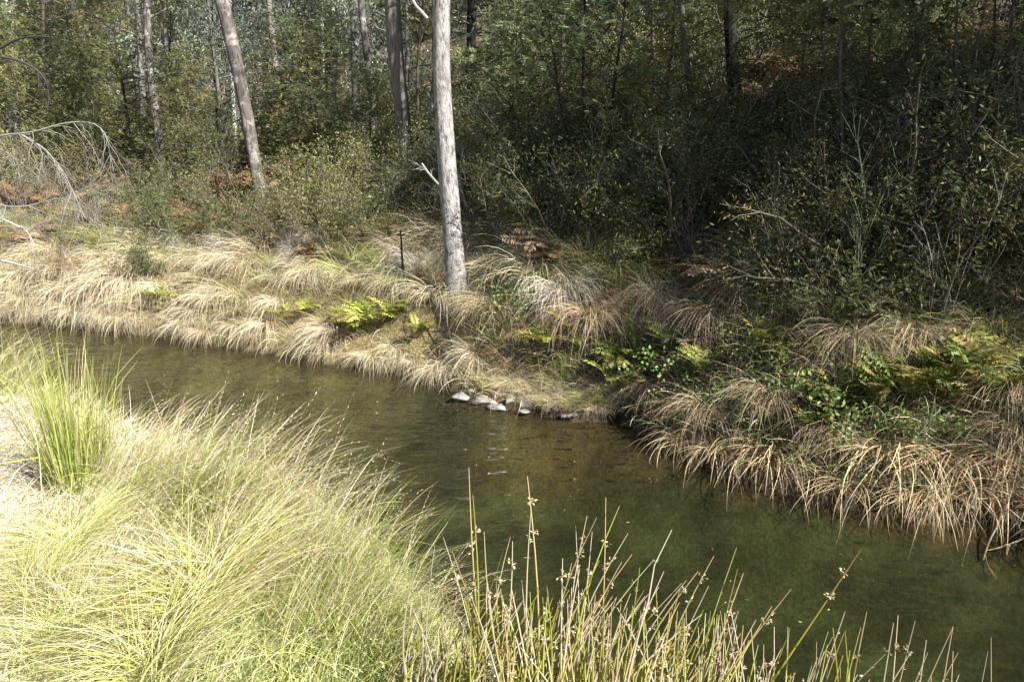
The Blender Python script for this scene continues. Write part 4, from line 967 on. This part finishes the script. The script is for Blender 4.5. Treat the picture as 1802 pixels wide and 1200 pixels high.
# ------------------------------------------------------------------ stones
def stone(label, u, v, w_px, h_px, depth, mat, seed, z=None, name="stone"):
    p = flat(u, v, 0.0) if z is None else ground_at(u, v)
    f = to_px(p)[2]; a, c, b = .74 * w_px * f / F, .60 * h_px * f / F, depth * .5
    r = rg(seed); g = Geo(); nu, nv = 26, 15
    th = np.linspace(0, 2 * np.pi, nu, endpoint=False); ph = np.linspace(-.5 * np.pi, .5 * np.pi, nv)
    X = np.cos(ph)[:, None] * np.cos(th)[None]; Y = np.cos(ph)[:, None] * np.sin(th)[None]; Z = np.repeat(np.sin(ph)[:, None], nu, 1)
    D = np.stack([X, Y, Z], -1)
    k = norm(r.normal(size=(15, 3))); off = r.uniform(.5, .88, 15)    # cut by planes: angular blocks
    q = (D @ k.T); s = np.min(np.where(q > .05, off / np.maximum(q, .05), 9), -1); s = np.minimum(s, 1.15)
    V = D * s[..., None] * np.array([a, b, c]) * (1 + .02 * r.normal(size=(nv, nu, 1)))
    i = np.arange(nv - 1)[:, None] * nu; j = np.arange(nu)[None]; j2 = (j + 1) % nu
    g.add(V.reshape(-1, 3), np.stack([i + j, i + j2, i + nu + j2, i + nu + j], -1), (.5, .5, .5))
    o = pose(obj(name, g.mesh(name, M[mat])), p + np.array([0, b * .5, c * .25]), r.uniform(-.3, .3)); tag(o, label, "stone"); return o
stone("leftmost pale stone lying flat at the tip of the stony point", 810, 705, 34, 14, .22, 'stone_pale', 901)
stone("widest pale flat stone at the water, second from the left", 857, 712, 42, 17, .25, 'stone_pale', 902)
stone("small white stone touching the water below the widest pale one", 878, 720, 28, 10, .15, 'stone_pale', 903)
stone("small upright pale stone between mossy rocks on the point", 898, 712, 16, 16, .14, 'stone_pale', 904)
stone("rightmost pale stone, low and thin at the waterline", 921, 728, 22, 9, .12, 'stone_pale', 905)
stone("largest mossy grey rock behind the pale stones", 838, 698, 52, 30, .3, 'stone_moss', 906)
stone("mossy brown rock behind the widest pale stone", 884, 703, 56, 28, .3, 'stone_moss', 907)
stone("low mossy rock right of the other mossy rocks", 934, 716, 56, 24, .3, 'stone_moss', 908)
stone("mossy flat rock at the foot of small straw tufts", 975, 726, 52, 20, .3, 'stone_moss', 913)
stone("dark low rock near the right end of the stony point", 1012, 734, 48, 18, .3, 'stone_moss', 914)
stone("pale stone higher up the bank under the green reeds", 1012, 672, 30, 16, .2, 'stone_pale', 909, z=1)
stone("flat pale stone partly hidden by dead twigs above the shoal", 1030, 690, 34, 10, .2, 'stone_pale', 910, z=1)
stone("rounded grey boulder up the shaded slope below thick black tree", 1384, 305, 34, 26, .4, 'stone_pale', 911, z=1, name="boulder")
stone("dark brown rock in the bank at the end of the stony point", 1045, 735, 40, 22, .3, 'stone_moss', 912)
# leafy litter on the stony point
for i, (u, v, s) in enumerate([(960, 700, .36), (985, 715, .4), (1010, 722, .34), (940, 690, .36), (1040, 715, .36), (905, 680, .4), (975, 682, .42), (1060, 690, .42), (860, 682, .34), (890, 685, .36), (915, 694, .38), (935, 698, .4), (960, 716, .34), (1000, 700, .42), (1025, 705, .4), (1050, 722, .36), (1075, 715, .4), (990, 690, .4)]):
    p = ground_at(u, v); o = pose(obj("tussock", FINE['pale' if i % 2 else 'green'][i % 2]), p, r.normal(), s * 1.1)
    series(o, "small straw tuft on the stony point", "tussock", "small tufts on the stony point", p)

# ------------------------------------------------------------------ near bank: tall tussocks
NT_UP = tussock(1000, 190, .92, .10, .30, .0062, YGREEN + GREEN[:1], YGREEN[:1] + YGREEN[2:] + STRAW[:2], [3, 2, 2, 2], 0, (.0, .35), 7, 1.6, 'green_blade')
def leaner(seed, n, L, lean, wc, w=.0042, spread=.16):
    """a tussock whose stems lean to local +X"""
    r = rg(seed); g = Geo(); base = np.stack([spread * r.normal(size=n), spread * r.normal(size=n), -.02 + 0 * np.arange(n)], -1)
    az = r.normal(0, .55, n); az = np.where(r.random(n) < .15, r.uniform(0, 6.28, n), az)
    LL = L * r.uniform(.45, 1.15, n); th0 = np.abs(r.normal(lean * .55, .16, n)); th1 = np.abs(r.normal(lean * 1.75, .35, n))
    cols = YGREEN + STRAW + PALE; k = r.choice(len(cols), n, p=np.asarray(wc) / np.sum(wc))
    c0 = jit(r, n, np.asarray(cols)[k], .15, .03); tipc = np.asarray(cols)[np.where(r.random(n) < .55, 3 + r.integers(0, 6, n), k)]
    P = blades(g, r, base, LL, th0, th1, az, w * r.uniform(.6, 1.2, n), c0, jit(r, n, tipc, .12, .03), 7, 1.3, .3, kink=.12)
    # thin seed plumes near the tips of some stems
    m = r.random(n) < .22; T = P[m][:, -3:, :]; q = len(T)
    B = (T[:, [0]] + (T[:, [2]] - T[:, [0]]) * np.linspace(0, 1, 7)[None, :, None]).reshape(-1, 3)
    g.leaves(B, norm(np.repeat(T[:, 2] - T[:, 0], 7, 0) * 12 + .8 * r.normal(size=(q * 7, 3))), r.uniform(.012, .026, q * 7), .004, jit(r, q * 7, (.58, .48, .34), .15), r=r)
    return g.mesh("blades", M['green_blade'])
WC_G, WC_S, WC_M = [5, 4, 3, .6, .6, .3, .3, .2, .2], [2.5, 1.5, 2, 2.5, 2.5, 1.5, 1.5, 1, 1.5], [4, 3, 3, 1.4, 1.4, .6, .8, .6, .6]
EDGE = [leaner(1040 + k, 110, .86, .62, WC_G, .0058) for k in range(2)]
LEAN = {'g': [leaner(1010 + k, 170, .76, .60, WC_G, .0062) for k in range(2)], 's': [leaner(1020 + k, 170, .78, .72, WC_S, .0050) for k in range(2)], 'm': [leaner(1030 + k, 170, .74, .80, WC_M, .0056) for k in range(2)]}
near_list = [
    (114, 872, 'up', .98, "tall upright yellow-green tussock, highest on the near bank's left"), (100, 852, 'up', .72, "upright green tussock just left of the tallest"), (140, 848, 'up', .78, "upright yellow-green tussock just right of the tallest one"),
    (190, 870, 's', .85, None), (235, 850, 's', .9, None), (285, 860, 's', .95, None), (225, 915, 'm', .85, None), (275, 900, 'g', .95, None), (330, 880, 's', 1.0, None), (330, 920, 'g', 1.0, None),
    (375, 900, 'g', 1.05, None), (375, 940, 'm', 1.0, None), (420, 905, 's', 1.0, None), (430, 950, 'm', 1.0, None), (470, 930, 's', 1.0, None), (475, 985, 'm', .95, None), (520, 960, 's', 1.0, None), (525, 1010, 'g', .95, None),
    (570, 1000, 's', 1.0, None), (570, 1050, 'm', .9, None), (610, 1040, 'g', .95, None), (610, 1090, 'm', .9, None), (645, 1080, 'g', .9, None), (655, 1130, 'g', .85, None), (685, 1120, 's', .8, None), (690, 1165, 'g', .8, None), (560, 1110, 'm', .8, None), (520, 1080, 'g', .8, None),
    (470, 1050, 'g', .8, None), (425, 1010, 'm', .85, None), (380, 985, 's', .8, None), (600, 1150, 'g', .8, None), (640, 1185, 'g', .75, None), (545, 1170, 'm', .75, None), (490, 1130, 'g', .75, None), (430, 1090, 'g', .8, None), (395, 1070, 'g', .85, None)]
r = rg(111)
for u, v, k, s, lab in near_list:
    p = ground_at(u + (24 if k == 'up' else 0), v, lo=1.0)
    if k == 'up': o = pose(obj("tussock", NT_UP), p, r.uniform(0, 6), s)
    else: s *= (.80 if v < 960 else (.62 if v < 1060 else .5)) if u < 500 else r.uniform(.58, .76); o = pose(obj("tussock", (EDGE if u > 540 and k != "s" else LEAN[k])[r.integers(2)]), p, r.normal(.15, .25), s)
    if lab: tag(o, lab, "tussock", "tall tussocks on the near bank")
    else: series(o, {'g': "green near-bank tussock leaning to water", 's': "straw near-bank tussock leaning to water", 'm': "mixed green-straw tussock on near bank"}[k], "tussock", "tall tussocks on the near bank", p)
for (u, v, s, lab) in [(10, 690, .75, "small green tussock at the left edge beside the water"), (-14, 672, .8, "darker green tussock cut by the photo's left edge"), (45, 672, .5, "thin straw tussock at the water left of the tallest tussock")]:
    o = pose(obj("tussock", LEAN['m'][0]), ground_at(u, v), .3, s); tag(o, lab, "tussock")
# flattened tussock: combed leaves lying both ways from its parting
g = Geo(); rr = rg(1100)
for n, a0, asp, lean0, lean1, L in ((520, math.pi * .93, .55, .75, 1.75, .62), (420, .35, .7, .35, 1.4, .6), (160, -1.6, .9, .7, 1.7, .5)):
    base = np.stack([.05 * rr.normal(size=n), .14 * rr.normal(size=n), .0 * np.arange(n)], -1)
    cols = np.array(YGREEN + PALE[:2] + STRAW[:1]); k = rr.choice(6, n, p=[.24, .2, .2, .14, .12, .1]); c = jit(rr, n, cols[k], .14, .03)
    blades(g, rr, base, L * rr.uniform(.5, 1.15, n), np.abs(rr.normal(lean0, .2, n)), rr.normal(lean1, .15, n), rr.normal(a0, asp, n), rr.uniform(.003, .0055, n), c, jit(rr, n, c * .5 + np.array([.3, .26, .14]), .1), 7, .8)
FLATT = g.mesh("blades", M['green_blade'])
for (u, v, rz, s, lab) in [(372, 1075, 0, 1.0, "flattened tussock with its leaves parted to both sides"), (130, 985, .3, .7, "small flattened grey-green tuft with dark centre"), (150, 1130, -.5, .7, "low sprawling tuft in the lower left corner"), (60, 1060, .9, .6, "sprawling tuft at left edge of the near bank"), (280, 1190, .2, .8, "sprawling tuft cut by the photo's bottom edge")]:
    tag(pose(obj("tussock", FLATT), ground_at(u, v, lo=1.0), rz, s), lab, "tussock")
# a few long pale stems crossing the near grass
g = Geo(); rr = rg(1111)
for pts, ys in [([(160, 1200), (215, 1100), (245, 1020), (262, 960)], [2.35, 2.6, 2.8, 3.0]), ([(190, 1195), (240, 1110), (310, 1045)], [2.35, 2.55, 2.7]), ([(125, 985), (122, 900), (128, 830)], [3.1, 3.15, 3.2]), ([(75, 890), (70, 800), (55, 730)], [3.5, 3.55, 3.6]), ([(170, 1190), (195, 1130), (200, 1060)], [2.4, 2.45, 2.5]),
                ([(0, 1180), (60, 1110), (100, 1080)], [2.4, 2.5, 2.6]), ([(130, 1160), (128, 1110), (134, 1060)], [2.5, 2.5, 2.52]), ([(330, 1195), (400, 1165), (470, 1150)], [2.3, 2.35, 2.4]), ([(430, 1195), (520, 1120), (570, 1090)], [2.3, 2.5, 2.6])]:
    P = resample(np.array([at(u, v, y) for (u, v), y in zip(pts, ys)]), 10); P[:, 2] = np.maximum(P[:, 2], height(P[:, 0], P[:, 1]) + .03)
    P[0, 2] = H(P[0, 0], P[0, 1]) - .02
    g.tube(P, np.linspace(.0028, .001, 10), 4, jit(rr, 1, (.62, .56, .32), .08)[0])
tag(obj("long_stems", g.mesh("long_stems", M['straw'])), "long pale bleached stems lying across the near grass", "grass", kind='stuff')

# ------------------------------------------------------------------ rushes in front
TIPS = [  # photo pixels of stem tips, lean (metres the tip is to the right of the foot), colour, clump
    (825, 822, -.03, 'b', 0), (832, 870, .0, 'g', 0), (852, 935, -.12, 'b', 0), (780, 945, -.05, 's', 0), (796, 970, -.16, 'r', 0), (765, 960, .02, 's', 0), (858, 1025, -.05, 's', 0), (815, 1000, -.02, 'g', 0), (838, 985, .01, 'g', 0), (873, 1020, -.03, 'g', 0), (735, 985, .0, 's', 0), (742, 1040, -.1, 's', 0), (770, 1080, .03, 'g', 0),
    (928, 838, -.01, 'b', 1), (898, 945, .02, 's', 1), (902, 952, .05, 's', 1), (918, 1020, .0, 's', 1), (934, 900, .0, 's', 1), (955, 1050, .08, 'g', 1), (965, 1040, .06, 's', 1), (908, 1040, -.03, 'g', 1), (940, 1060, .03, 'g', 1), (885, 1060, .0, 's', 1),
    (1013, 925, .02, 's', 2), (990, 982, .0, 's', 2), (1006, 990, .04, 's', 2), (1033, 907, .03, 's', 2), (1055, 985, .12, 'g', 2), (1050, 910, .10, 'b', 2), (1066, 875, .02, 'b', 2), (1090, 890, .10, 'g', 2), (1042, 935, .05, 's', 2), (1020, 1000, .06, 's', 2),
    (1105, 938, .12, 's', 3), (1094, 988, .12, 's', 3), (1112, 975, .14, 'r', 3), (1126, 998, .06, 'g', 3), (1150, 985, .18, 'b', 3), (1182, 932, .10, 's', 3), (1168, 1005, .10, 's', 3), (1145, 1040, .15, 's', 3), (1200, 1025, .28, 'b', 3), (1085, 1050, .06, 's', 3),
    (1256, 978, .14, 'b', 4), (1228, 1005, .10, 'b', 4), (1247, 1030, .12, 's', 4), (1208, 1020, .1, 's', 4), (1212, 1100, .05, 's', 4), (1195, 1060, .1, 'b', 4), (1235, 1080, .18, 's', 4),
    (1296, 963, .12, 'g', 5), (1298, 1000, .10, 'g', 5), (1308, 1008, .10, 'b', 5), (1300, 1075, .12, 'b', 5), (1292, 1140, .1, 's', 5), (1280, 1090, .03, 's', 5), (1270, 1130, .05, 's', 5),
    (1392, 1036, .22, 'b', 6), (1358, 1066, .14, 'b', 6), (1386, 1102, .02, 's', 6), (1310, 1125, .02, 's', 6), (1375, 1140, .15, 's', 6), (1345, 1158, .02, 's', 6), (1330, 1090, .1, 's', 6),
    (1515, 966, .38, 'o', 7), (1487, 1075, .12, 's', 7), (1525, 1076, .0, 's', 7), (1437, 1128, .03, 's', 7), (1450, 1145, .05, 's', 7), (1465, 1120, .1, 'b', 7),
    (1580, 1082, .04, 's', 8), (1572, 1095, .0, 's', 8), (1610, 1092, .02, 's', 8), (1632, 1148, .05, 's', 8), (1676, 1104, .10, 'b', 8), (1738, 1145, .03, 's', 8), (1558, 1150, .12, 's', 8)]
RC = {'b': ((.36, .32, .07), (.50, .39, .23)), 's': ((.46, .40, .24), (.55, .47, .36)), 'g': ((.29, .32, .025), (.38, .37, .08)), 'r': ((.36, .32, .06), (.44, .28, .12)), 'o': ((.36, .34, .04), (.34, .20, .08))}
clab = ["rush clump at the grass edge with the tallest seed-headed stem pair", "rush clump around the single tall stem with three seed heads", "dense rush clump with one bright green stem beside a tall brown one",
        "rush clump with a tall stem curved over at its tip", "tangled buff rush clump left of three greenish stems", "rush clump of three straight yellow-green stems",
        "sparse rush clump with a knob-tipped straight brown stem", "sparse rush clump with one thick stem slanting far right", "sparse short rushes in the lower right corner"]
r = rg(1200)
for c in range(9):
    st = [t for t in TIPS if t[4] == c]; mu = np.mean([t[0] for t in st])
    y0 = 2.25 - .05 * max(0, (c - 3)) * .5
    fx = np.mean([at(t[0], t[1], y0)[0] - t[2] for t in st]); foot = np.array([fx, y0, H(fx, y0)])
    e = bpy.data.objects.new("rush", None); e.empty_display_size = .2; e.location = tuple(foot); col_main.objects.link(e)
    tag(e, clab[c], "rush", "brown-tipped rushes along the near water's edge")
    gs = Geo()
    stems = [(t[0], t[1], t[2], t[3], True) for t in st]
    k = {0: 90, 1: 84, 2: 82, 3: 66, 4: 46, 5: 30, 6: 26, 7: 22, 8: 10}[c]
    us = [t[0] for t in st]
    for _ in range(k):
        top = 1030 + 40 * (c > 3) + 30 * (c > 5); stems.append((r.uniform(min(us) - 10, max(us) + 10), r.uniform(top, 1230), r.normal(.04, .06), r.choice(list('ssbggg' if c < 4 else 'sssbgg')), r.random() < .16))
    for u, v, ln, ck, head in stems:
        yy = y0 + r.normal() * .10; tip = at(u, v, yy); bx = tip[0] - ln * 1.4 + r.normal() * .02; by = yy + r.normal() * .05 - .05
        b = np.array([bx, by, H(bx, by) - .04]); s = np.linspace(0, 1, 9)
        bend = r.normal() * .03 + (.05 if ln > .08 else 0)
        P = b + (tip - b) * s[:, None] + np.array([-1, 0, .3]) * (bend * np.sin(np.pi * s))[:, None]
        if (u, v) == (1182, 932): P[-2:, 0] += [-.015, .0]
        c0, c1 = RC[ck]; cc = jit(r, 1, c0, .12)[0]; c2 = jit(r, 1, c1, .12)[0]
        rad = (.0037 if ck != 'o' else .0046) * r.uniform(.75, 1.15); rr_ = rad * (1 - .72 * s ** 2.2)
        n0 = gs.n; gs.tube(P - foot, rr_, 5, cc)
        gs.c[-1] = np.repeat(cc[None] * (1 - s[:, None] ** 2) + c2[None] * s[:, None] ** 2, 5, 0).astype(np.float32)
        if head:
            for h in range(r.integers(1, 3)):
                gh = Geo()
                f = r.uniform(.72, .92) * 8; i = int(f); q = P[i] + (P[min(i + 1, 8)] - P[i]) * (f - i) - foot; m = r.integers(5, 11)
                d = norm(r.normal(size=(m, 3)) + np.array([.2, 0, .35])); L = r.uniform(.003, .014, m)
                if r.random() < .6:
                    hc = jit(r, m, (.46, .37, .22), .15)
                    B = q + d * L[:, None]
                    for w in range(3): gh.leaves(B, norm(d + .5 * r.normal(size=(m, 3))), r.uniform(.006, .012, m), r.uniform(.003, .006, m), hc, r=r)
                gh.leaves(np.repeat(q[None], m, 0), d, L + .002, .0018, jit(r, m, (.46, .36, .24), .15), r=r)
                obj("seed_head", gh.mesh("seed_head", M['litter']), e)
    obj("stems", gs.mesh("stems", M['green_blade'], False), e)

# ------------------------------------------------------------------ ground cover nobody could count
def in_view(x, y, pad=.36): return np.abs(x) < (.66 + pad) * np.maximum(y, .1)
def cover(name, label, seed, n, dom, L, w, cols, wts, th, mat, segs=4, lean_az=None, dens=None):
    r = rg(seed); x, y = dom(r, n * 3)
    ok = in_view(x, y)
    if dens is not None: ok &= r.random(len(x)) < dens(x, y)
    x, y = x[ok][:n], y[ok][:n]; n = len(x)
    base = np.stack([x, y, height(x, y) - .02], -1)
    az = r.uniform(0, 6.28, n) if lean_az is None else np.where(r.random(n) < .7, r.normal(lean_az, .7, n), r.uniform(0, 6.28, n))
    pt = fbm(x * 1.3 + 9, y * 1.3 + 4, seed); wv = np.asarray(wts, float); wv = wv / wv.sum(); cols = np.asarray(cols)
    sh = (np.cumsum(wv)[None] < (r.random(n) * .45 + np.clip((pt - .5) * 2.2 + .5, 0, 1) * .55)[:, None]).sum(1).clip(0, len(cols) - 1)
    c0 = jit(r, n, cols[sh], .16, .04); g = Geo()
    blades(g, r, base, r.uniform(L[0], L[1], n), r.uniform(th[0], th[1], n), r.uniform(th[1] * .8, th[2], n), az, r.uniform(w[0], w[1], n), c0, jit(r, n, c0 * .75 + np.array([.14, .12, .08]), .1), segs, 1.1, .6)
    return tag(obj(name, g.mesh(name, M[mat])), label, "grass", kind='stuff')
def dom_near(r, n):
    y = r.uniform(1.7, 7.6, n) ** 1.0; y = 1.7 + (y - 1.7) * r.random(n) ** .45; x = r.uniform(-1, .12, n) * .72 * np.maximum(y, 2.2); ok = near_d(x, y) > .02
    return x[ok], y[ok]
def bare(x, y):                                      # the sandy bare strip along the left edge
    u = 901 + F * x / (y * math.cos(PITCH) + (CAM_Z - .5) * math.sin(PITCH)); b = fbm(x * 2.3, y * 2.3, 301)
    return np.where(u < 62 + 60 * (b - .5), .28, 1.0) * (.35 + .65 * (b > .36))
cover("grass", "short pale green and straw grass covering the near bank", 1300, 30000, dom_near, (.07, .27), (.003, .0065), YGREEN + [(.40, .42, .16), (.30, .36, .13)] + PALE[:2] + STRAW[:2], [1, 1, 1.5, 2, 1.5, 2, 2, 1.2, 1.2], (.2, .9, 1.75), 'green_blade', 4, .4, bare)
cover("grass", "fine bleached dead grass lying on the near bank", 1301, 17000, dom_near, (.08, .26), (.0024, .0045), PALE + STRAW[:2] + GREY[2:], [2, 1, 2, 1, 1, 1], (1.0, 1.45, 1.7), 'straw', 3, None, None)
def dom_far(r, n):
    y = r.uniform(4.0, 15, n); x = r.uniform(-.72, .72, n) * y; d = far_d(x, y); ok = (d > .06) & (d < 2.6) & (x < .6 + .8 * r.normal(size=n)); return x[ok], y[ok]
cover("dry_grass", "dry pale grass between the tussocks of the sunlit far bank", 1302, 42000, dom_far, (.10, .34), (.003, .006), PALE + STRAW + YGREEN + BROWN[:2], [1, 2, 1, 2, 2, 2, 1.2, 1, 1, 1.5, 1.5], (.2, .9, 2.0), 'straw', 4, -1.9)
def dom_fringe(r, n):
    y = r.uniform(3.6, 13, n); x = r.uniform(-.85, 1.1, n) * y; d = far_d(x, y); ok = (d > .01) & (d < .55) & (r.random(n) < np.where(d < .3, 1, .5)); return x[ok], y[ok]
cover("fringe_grass", "matted straw grass hanging along the far waterline between the sedges", 1310, 18000, dom_fringe, (.14, .42), (.004, .0075), STRAW + PALE[:2] + YGREEN[2:] + [(.46, .34, .18), (.36, .25, .13)] + BROWN[:1], [2, 2, 2, 1.2, 1, .8, 2, 1.5, 1.5], (.3, 1.4, 2.9), 'straw', 5, -2.1)
r = rg(1311); n = 150; y = r.uniform(2.6, 9.5, n * 4); x = r.uniform(-.66, .66, n * 4) * y; ok = (far_d(x, y) < -.15) & (near_d(x, y) < -.1); x, y = x[ok][:n], y[ok][:n]; n = len(x)
g = Geo(); g.leaves(np.stack([x, y, np.full(n, .004)], -1), np.stack([r.normal(size=n), r.normal(size=n), 0 * x], -1), r.uniform(.008, .03, n), r.uniform(.003, .008, n), jit(r, n, pick(r, n, [(.4, .33, .2), (.2, .13, .07), (.35, .36, .12), (.5, .46, .38)], [2, 2, 1, 1]), .2), side=None, r=r)
tag(obj("floating_leaves", g.mesh("floating_leaves", M['litter'])), "tiny leaves and specks floating on the creek", "leaf litter", kind='stuff')
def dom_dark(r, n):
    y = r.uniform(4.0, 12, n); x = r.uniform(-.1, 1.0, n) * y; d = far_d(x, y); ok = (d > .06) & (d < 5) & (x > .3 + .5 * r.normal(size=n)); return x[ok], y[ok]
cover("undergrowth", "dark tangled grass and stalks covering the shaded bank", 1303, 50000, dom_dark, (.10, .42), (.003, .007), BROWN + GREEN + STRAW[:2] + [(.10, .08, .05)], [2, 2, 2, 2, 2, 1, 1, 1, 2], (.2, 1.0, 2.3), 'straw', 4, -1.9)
def litter(name, label, seed, n, lo, hi, cols, wts):
    r = rg(seed); y = r.uniform(5, 34, n * 3) ; x = r.uniform(-.72, .72, n * 3) * y; d = far_d(x, y); ok = (d > lo) & (d < hi) & (r.random(n * 3) < np.clip(9 / y, 0, 1)); x, y = x[ok][:n], y[ok][:n]; n = len(x)
    B = np.stack([x, y, height(x, y) + np.abs(r.normal(size=n)) * .07 - .01], -1); g = Geo(); s = .7 + y * .03
    g.leaves(B, r.normal(size=(n, 3)) * np.array([1, 1, .5]), s * r.uniform(.06, .2, n), s * r.uniform(.008, .028, n), jit(r, n, pick(r, n, cols, wts), .25, .06), r=r)
    return tag(obj(name, g.mesh(name, M['litter'])), label, "leaf litter", kind='stuff')
litter("leaf_litter", "fallen leaves, bark and twigs covering the forest floor", 1304, 60000, 1.8, 40, BROWN + DULL + GREY + STRAW[:1], [2, 1, 2, 2, 2, 2, 2, 2, 1, 1])
litter("low_foliage", "low leafy ground plants between the bracken and shrubs", 1305, 40000, 2.0, 30, PAL['olive'] + PAL['dark'] + [(.2, .2, .07)], [2, 2, 1, 2, 2, 1, 1])
label_series()
